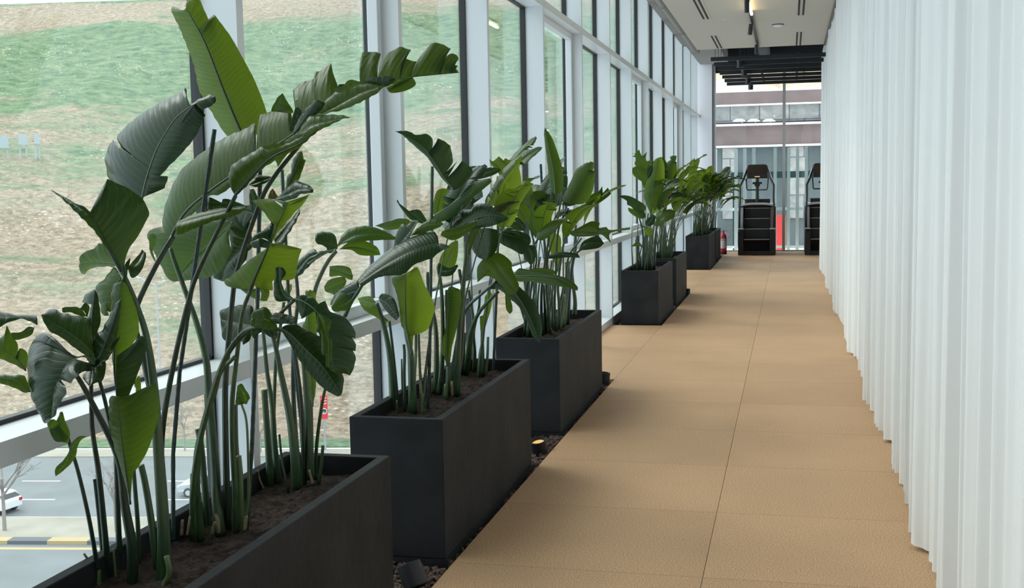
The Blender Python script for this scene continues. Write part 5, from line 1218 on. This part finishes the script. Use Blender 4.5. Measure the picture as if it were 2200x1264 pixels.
p.grow((-1.82, 5.95, .55), 1.4, .2, .95, .45, .19, 1.0, 'leaf_dark', 34)

p = Plant((-1.80, 6.45, .58), 'plant at the far end of the second planter with bright yellow-green leaves', gp)
p.stalk(Z6, '930 775, 938 600, 945 490', 6.6, 6.6, 11, 8, 'stalk')
p.stalk(Z6, '960 770, 985 560, 1000 400, 970 200', 6.55, 6.5, 13, 8, 'stalk')
p.stalk(Z6, '1010 745, 1012 620, 1005 480, 1040 320, 1045 200', 6.6, 6.5, 10, 7, 'stalk')
p.stalk(Z6, '950 770, 965 640, 985 480, 1050 340, 1170 212', 6.5, 6.2, 14, 8, 'stalk')
p.stalk(Z6, '920 770, 910 600, 925 420, 960 320, 1060 225, 1160 140', 6.5, 6.15, 12, 8, 'stalk_dark')
p.stalk(Z6, '1055 785, 1062 600, 1060 480', 6.45, 6.45, 20, 8, 'stalk')
p.stub(Z6, '1085 780, 1098 650, 1102 520', 6.45, 10, 'stalk_pale')
p.stub(Z6, '1035 780, 1045 640, 1060 560', 6.42, 9, 'stalk_pale')
p.stub(Z6, '1000 745, 1008 680, 1015 615', 6.6, 8, 'stalk_pale')
p.leaf(Z6, '1062 520, 1095 350, 1105 222', '1050 480, 1045 380 s, 1072 360, 1080 250', '1085 450, 1120 330, 1132 250, 1125 218', 6.5, 6.5, 0, 0, 'leaf_light', .1)
p.leaf(Z5, '1150 490, 1250 340, 1335 180', '1160 420, 1200 360, 1245 285, 1190 210 s, 1180 178 s, 1205 190, 1240 160 s, 1262 195, 1280 172, 1305 185', '1270 418, 1340 380, 1378 335, 1370 250, 1350 195', 6.3, 6.4, .03, .05, 'leaf_light', .06)
p.leaf(Z5, '1230 490, 1262 400, 1278 312', '1190 440, 1200 390, 1225 340', '1260 460, 1290 380, 1298 330', 6.2, 6.2, 0, .02, 'leaf_light', .12, rib='leaf_light')
p.leaf(Z5, '1240 545, 1310 470, 1385 396', '1245 480, 1290 430, 1340 410', '1270 580, 1310 592, 1345 540, 1365 480', 6.35, 6.4, 0, .03, 'leaf_light', .06)
p.leaf(Z5, '1100 300, 1160 260, 1240 235', '1110 270, 1140 240, 1190 230', '1130 300, 1200 280, 1250 250', 6.2, 6.2, 0, 0, 'leaf_dark', .12, mr=0)
p.leaf(Z5, '1120 612, 1135 690, 1160 800', '1060 670, 1058 700, 1090 760, 1120 790', '1180 608, 1235 625, 1228 730, 1195 780', 6.1, 6.0, .05, -.03, 'leaf_dark', .1)
p.leaf(Z5, '1180 760, 1240 860, 1290 930, 1350 1010', '1110 840, 1108 940 s, 1170 900, 1240 940, 1300 1010', '1250 760, 1315 810, 1320 850 s, 1350 920, 1365 960', 6.1, 6.0, 0, 0, 'leaf_mid', .06)
p.leaf(Z6, '1165 140, 1290 230, 1390 400, 1450 560', '1110 190, 1180 200, 1250 260, 1330 340, 1400 500', '1200 90, 1280 150, 1350 210, 1420 290, 1458 390, 1470 480', 6.15, 5.95, .03, .05, 'leaf_dark', .06)
p.leaf(Z6, '1225 200, 1240 280, 1250 365', '1218 240, 1225 330', '1260 280, 1268 340', 6.05, 6.05, 0, 0, 'leaf_mid', .1, mr=0)
p.grow((-1.78, 6.5, .55), .9, .2, 1.05, .5, .2, .7, 'leaf_mid', 41)
p.grow((-1.84, 6.6, .55), 2.4, .35, .95, .45, .2, 1.0, 'leaf_dark', 42)
p.grow((-1.76, 6.4, .55), 5.6, .3, .95, .45, .18, 1.1, 'leaf_mid', 43)
stake(Z6, '690 1050, 705 700, 715 0, 723 -640', 5.5, 7, 'dark green stake standing free above the second planter')
stake(Z6, '1135 750, 1140 700, 1165 90, 1170 -300', 6.6, 6, 'dark green stake at the far end of the second planter')

# ---- third planter
gp = 'bird of paradise plants in the third planter'
p = Plant((-1.84, 8.1, .58), 'plant in the third planter with a rolled leaf drooping across its stalks', gp)
for i, (a, b) in enumerate([('170 1120, 172 900, 195 780, 215 650, 240 600', 8), ('200 1125, 205 1000, 222 850, 250 700', 8), ('240 1120, 235 950, 245 840', 7), ('260 1120, 255 960, 262 820, 300 560, 310 350', 8), ('300 1115, 290 950, 282 850, 290 700, 330 560, 372 330', 9), ('215 1120, 190 960, 205 850, 230 700, 200 560', 7), ('280 1118, 275 1000, 268 850', 8)]):
    p.stalk(Z7, a, 8.15+.05*i, 8.1, b+2, 5, 'stalk' if i % 3 else 'stalk_dark')
p.leaf(Z7, '330 368, 315 220, 272 8', '310 345, 292 250, 283 160, 270 60', '365 352, 372 300, 370 240, 345 150, 310 60', 8.0, 8.1, .05, .04, 'leaf_mid', .05)
p.leaf(Z7, '225 600, 205 470, 180 272', '185 540, 198 460, 178 380, 172 300', '255 530, 215 450, 225 410, 205 330, 190 285', 8.1, 8.1, 0, .03, 'leaf_mid', .08)
p.leaf(Z7, '230 605, 300 540, 390 492', '235 570, 290 520, 340 498', '262 612, 310 580, 350 540', 7.9, 7.85, .05, -.02, 'leaf_mid', .08)
p.leaf(Z7, '110 800, 250 800, 360 820, 448 880', '140 765, 180 768, 300 790, 400 820, 448 860', '130 830, 200 832, 300 850, 380 862', 7.75, 7.6, .06, -.03, 'leaf_mid', .25)
p.leaf(Z7, '180 790, 250 770, 330 790', '200 765, 260 758, 320 770', '200 800, 280 808', 7.9, 7.9, 0, 0, 'leaf_mid', .1)
p.leaf(Z7, '30 570, 110 590, 200 620', '60 558, 130 560, 190 585', '30 620, 100 660, 160 685', 7.8, 7.8, .04, -.04, 'leaf_dark', .06)
p.leaf(Z7, '170 640, 200 690, 205 745', '160 690, 190 735', '215 640, 228 690', 7.9, 7.9, 0, 0, 'leaf_dark', .08)
p.leaf(Z7, '120 440, 150 470, 170 520', '125 480, 150 520', '160 400, 190 480', 8.2, 8.2, 0, 0, 'leaf_mid', .08)
p.leaf(Z7, '60 500, 120 510, 170 560', '80 480, 130 490, 170 530', '70 540, 130 560', 8.2, 8.2, 0, 0, 'leaf_dark', .08)
for i, (az, ln, hs, L_, W_, dr, m_) in enumerate([(2.2, .3, .9, .45, .18, 1.0, 'leaf_mid'), (3.4, .45, .8, .42, .18, 1.4, 'leaf_dark'), (1.0, .2, 1.0, .45, .18, .7, 'leaf_dark'), (5.2, .3, .85, .4, .16, 1.3, 'leaf_mid'), (4.4, .4, .75, .4, .17, 1.5, 'leaf_dark')]):
    p.grow((-1.84+.03*math.cos(i*2), 8.15+.05*math.sin(i*2), .55), az, ln, hs, L_, W_, dr, m_, 50+i)
p = Plant((-1.80, 8.65, .58), 'plant at the far end of the third planter with a broad notched upright leaf', gp)
for i, (a, b) in enumerate([('330 1100, 325 950, 330 850, 345 560, 400 440', 8), ('350 1085, 350 950, 345 840, 380 600, 440 480', 9), ('370 1075, 368 960, 385 850, 400 700, 470 600', 9), ('395 1060, 402 950, 410 850, 430 700, 500 640', 8), ('430 1010, 435 940, 425 850, 420 760, 440 650, 435 550', 12), ('310 1110, 312 980, 300 860, 310 720', 7), ('340 1090, 360 940, 375 820', 7)]):
    p.stalk(Z7, a, 8.5+.1*i, 8.5+.08*i, b+2, 5, 'stalk' if i % 3 else 'stalk_dark')
p.stub(Z7, '360 1085, 372 1000, 382 900', 8.4, 7, 'stalk_pale'); p.stub(Z7, '380 1070, 385 960, 378 900', 8.45, 7, 'stalk_pale')
p.leaf(Z7, '420 420, 480 300, 522 192', '372 400, 378 365, 410 300, 440 235, 480 205, 500 194 s, 500 215 s, 512 192', '490 412, 528 350, 540 275, 538 240 s, 506 270 s, 536 225, 538 200', 8.6, 8.7, .06, .05, 'leaf_mid', .06, rib='midrib_dark')
p.leaf(Z7, '320 500, 400 462, 530 435', '350 450, 430 445, 480 420, 520 422', '380 478, 440 472, 500 460', 8.5, 8.5, .05, -.03, 'leaf_dark', .08)
p.leaf(Z7, '480 430, 540 390, 622 355', '520 370, 560 350, 580 322 s, 560 380, 610 330 s', '530 430, 590 395, 625 365', 8.8, 8.8, 0, 0, 'leaf_mid', .06)
p.leaf(Z7, '400 570, 480 562, 560 570, 625 560, 730 542', '440 552, 520 510, 565 518, 560 545, 600 540, 622 556, 700 545', '430 590, 520 590, 570 580, 600 600, 628 628 s, 618 580, 660 562, 722 555', 8.4, 8.3, .04, -.04, 'leaf_mid', .06)
p.leaf(Z7, '455 665, 500 625, 590 628', '475 620, 520 595, 560 590', '500 662, 560 652', 8.3, 8.3, 0, 0, 'leaf_dark', .08)
p.leaf(Z7, '260 702, 360 685, 462 705', '290 690, 340 675, 440 680', '300 710, 400 702', 8.3, 8.25, .03, 0, 'leaf_dark', .1)
p.leaf(Z7, '350 800, 335 700, 320 570', '300 660, 285 610, 300 575', '360 760, 362 640, 355 590', 8.9, 8.9, 0, 0, 'leaf_light', .06)
p.leaf(Z7, '330 400, 290 400, 225 385', '300 340, 265 345', '300 440, 240 460', 8.9, 8.9, 0, 0, 'leaf_dark', .08)
p.leaf(Z7, '360 420, 380 395, 465 400', '370 390, 420 388', '400 430, 440 420', 8.7, 8.7, 0, 0, 'leaf_dark', .1)
for i, (az, ln, hs, L_, W_, dr, m_) in enumerate([(.3, .3, .9, .45, .18, 1.1, 'leaf_mid'), (1.6, .25, 1.0, .45, .18, .9, 'leaf_dark'), (5.6, .35, .8, .45, .17, 1.2, 'leaf_mid'), (4.4, .3, .9, .42, .17, 1.3, 'leaf_dark'), (2.8, .3, .95, .4, .18, 1.0, 'leaf_dark')]):
    p.grow((-1.80+.03*math.cos(i*2), 8.7+.1*math.sin(i*2), .55), az, ln, hs, L_, W_, dr, m_, 60+i)
stake(Z7, '292 1080, 275 700, 262 400, 252 205', 8.4, 5, 'dark green stake standing free above the third planter')
stake(Z7, '395 1050, 410 800, 432 640, 440 530', 8.9, 4, 'dark green stake low among the stalks of the third planter')
stake(Z7, '372 900, 372 500, 372 242', 8.9, 3, 'dark green stake beside the broad notched leaf of the third planter')

# ---- the far planters
gp = 'bird of paradise plants in the far planters'
p = Plant((-1.80, 14.6, .58), 'plant in the fourth planter with a broad bright upright leaf', gp)
for i, a in enumerate(['490 1345, 500 1150, 490 1000, 460 880', '520 1350, 530 1150, 525 1000, 540 850', '560 1350, 565 1150, 585 1000, 600 880', '590 1345, 600 1150, 610 1000, 640 900', '540 1350, 548 1200, 560 950', '470 1330, 505 1160, 520 1000, 470 950']):
    p.stalk(Z8, a, 14.4+.1*i, 14.4+.1*i, 9, 4, 'stalk' if i % 3 else 'stalk_dark')
p.leaf(Z8, '560 860, 585 640, 610 480, 632 362', '520 760, 502 700, 512 620, 535 550, 570 450, 600 380', '610 840, 655 720, 682 580, 682 430, 655 360', 14.4, 14.5, .08, .1, 'leaf_light', .06, rib='midrib_dark')
p.leaf(Z8, '600 830, 640 690, 665 592', '560 745, 545 680, 590 630, 640 600', '620 790, 650 690', 14.3, 14.3, 0, 0, 'leaf_mid', .06)
p.leaf(Z8, '480 900, 440 790, 380 730, 272 700', '400 800, 355 775 s, 350 740, 300 712', '500 850, 520 790, 450 735, 380 700, 320 692', 14.3, 14.1, -.05, .1, 'leaf_dark', .06)
p.leaf(Z8, '490 900, 440 860, 362 800', '450 890, 400 860, 370 830', '520 880, 500 830, 440 820', 14.2, 14.2, 0, 0, 'leaf_mid', .06)
p.leaf(Z8, '500 580, 460 510, 405 450', '440 545, 405 505, 400 470', '515 520, 490 455, 440 440', 14.5, 14.5, 0, 0, 'leaf_mid', .08)
p.leaf(Z8, '500 470, 470 410, 420 330', '440 440, 420 410, 440 370, 400 350 s, 440 345 s, 400 322', '540 430, 520 370, 530 310 s, 490 350, 460 290 s', 14.6, 14.6, 0, 0, 'leaf_mid', .08)
p.leaf(Z8, '530 560, 550 480, 575 420', '530 520, 535 460', '575 500, 580 440', 14.5, 14.5, 0, 0, 'leaf_dark', .08)
p.leaf(Z8, '600 960, 680 880, 775 860', '620 880, 700 818, 770 826', '640 960, 700 925, 770 885', 14.2, 14.2, .05, -.05, 'leaf_mid', .06)
p.leaf(Z8, '590 860, 560 910, 520 950', '530 900, 515 940', '605 880, 590 940, 555 965', 14.1, 14.1, 0, 0, 'leaf_dark', .08)
p.leaf(Z8, '560 1060, 545 1000, 510 975', '520 1030, 505 990', '580 1020, 570 980', 14.2, 14.2, 0, 0, 'leaf_light', .08)
p.leaf(Z8, '500 1160, 450 1130, 392 1145', '470 1110, 430 1105', '480 1140, 420 1140', 14.3, 14.3, 0, 0, 'leaf_mid', .1)
def fills(p, foot, sd, specs):
    rnd = random.Random(sd)
    for i in range(specs):
        az = rnd.gauss(-.2, 1.3); f = (foot[0]+rnd.uniform(-.10, .10), foot[1]+rnd.uniform(-.25, .25), .55)
        p.grow(f, az, rnd.uniform(.12, .5), rnd.uniform(.70, 1.15), rnd.uniform(.42, .62), rnd.uniform(.17, .25), rnd.uniform(.9, 2.0), rnd.choice(['leaf_mid', 'leaf_dark', 'leaf_mid', 'leaf_dark', 'leaf_light']), sd*40+i)
def canes(p, foot, sd, n, sy=.25):
    rnd = random.Random(sd)
    for i in range(n):
        x = foot[0]+rnd.uniform(-.13, .13); y = foot[1]+rnd.uniform(-sy, sy); mb = MB(); h = rnd.uniform(.35, .8)
        mb.tube([(x, y, .56), (x+rnd.uniform(-.02, .02), y, .56+h*.5), (x+rnd.uniform(-.06, .06), y+rnd.uniform(-.04, .04), .56+h)], [.013, .010, .006], 7, flat=.8)
        mb.build('stalk', M[rnd.choice(['stalk', 'stalk', 'stalk_pale', 'stalk_dark'])], parent=p.o, smooth=True, off=p.b)
fills(p, (-1.80, 14.6), 7, 6); canes(p, (-1.80, 14.6), 7, 8)
p = Plant((-1.76, 16.8, .58), 'plant in the fifth planter with a narrow grey-green upright leaf', gp)
p.leaf(Z8, '680 640, 720 500, 775 345', '670 560, 690 460, 700 410, 740 380 s, 730 360, 750 345', '740 590, 780 480, 790 400 s, 775 420, 790 350', 16.5, 16.6, .05, .05, 'leaf_mid', .06)
p.leaf(Z8, '720 590, 760 500, 790 400', '730 520, 760 440', '770 580, 792 480', 16.8, 16.8, 0, 0, 'leaf_mid', .06)
p.leaf(Z8, '730 700, 790 690, 850 690', '760 670, 820 662', '780 715, 830 710', 16.2, 16.2, .08, -.05, 'leaf_dark', .1)
fills(p, (-1.76, 16.8), 9, 22); canes(p, (-1.76, 16.9), 9, 18, .5)
p = Plant((-1.78, 23.4, .58), 'plant in the sixth planter with a tall bright spear leaf', gp)
p.leaf(Z8, '875 640, 920 530, 988 368', '868 600, 890 520, 940 410, 965 372', '905 610, 945 530, 975 450, 992 390', 23.2, 23.3, 0, .05, 'leaf_light', .06)
p.leaf(Z8, '1060 640, 1080 530, 1095 432', '1020 580, 1020 530, 1060 450', '1100 610, 1112 520, 1108 450', 23.2, 23.2, 0, .05, 'leaf_light', .06)
p.leaf(Z8, '1130 640, 1140 570, 1130 495', '1105 600, 1108 520', '1160 590, 1152 515', 23.4, 23.4, 0, 0, 'leaf_mid', .06)
fills(p, (-1.78, 23.4), 12, 30); canes(p, (-1.74, 23.3), 12, 16, .35)
p = Plant((-1.76, 25.6, .58), 'plant in the last planter with a grey-sheened leaf against the end window', gp)
p.leaf(N0, '1541 400, 1552 382, 1570 360', '1540 380, 1552 364, 1562 358', '1550 398, 1562 385, 1568 372', 25.2, 25.2, .1, -.1, 'leaf_dark', .06)
p.leaf(N0, '1530 402, 1555 396, 1586 402', '1545 390, 1570 390', '1545 402, 1565 404', 25.2, 25.2, .05, -.05, 'leaf_mid', .06)
fills(p, (-1.76, 25.6), 15, 24); canes(p, (-1.76, 25.6), 15, 12, .35)
stake(N0, '1537 500, 1539 455', 25.5, 2, 'thin dark stake in the last planter')
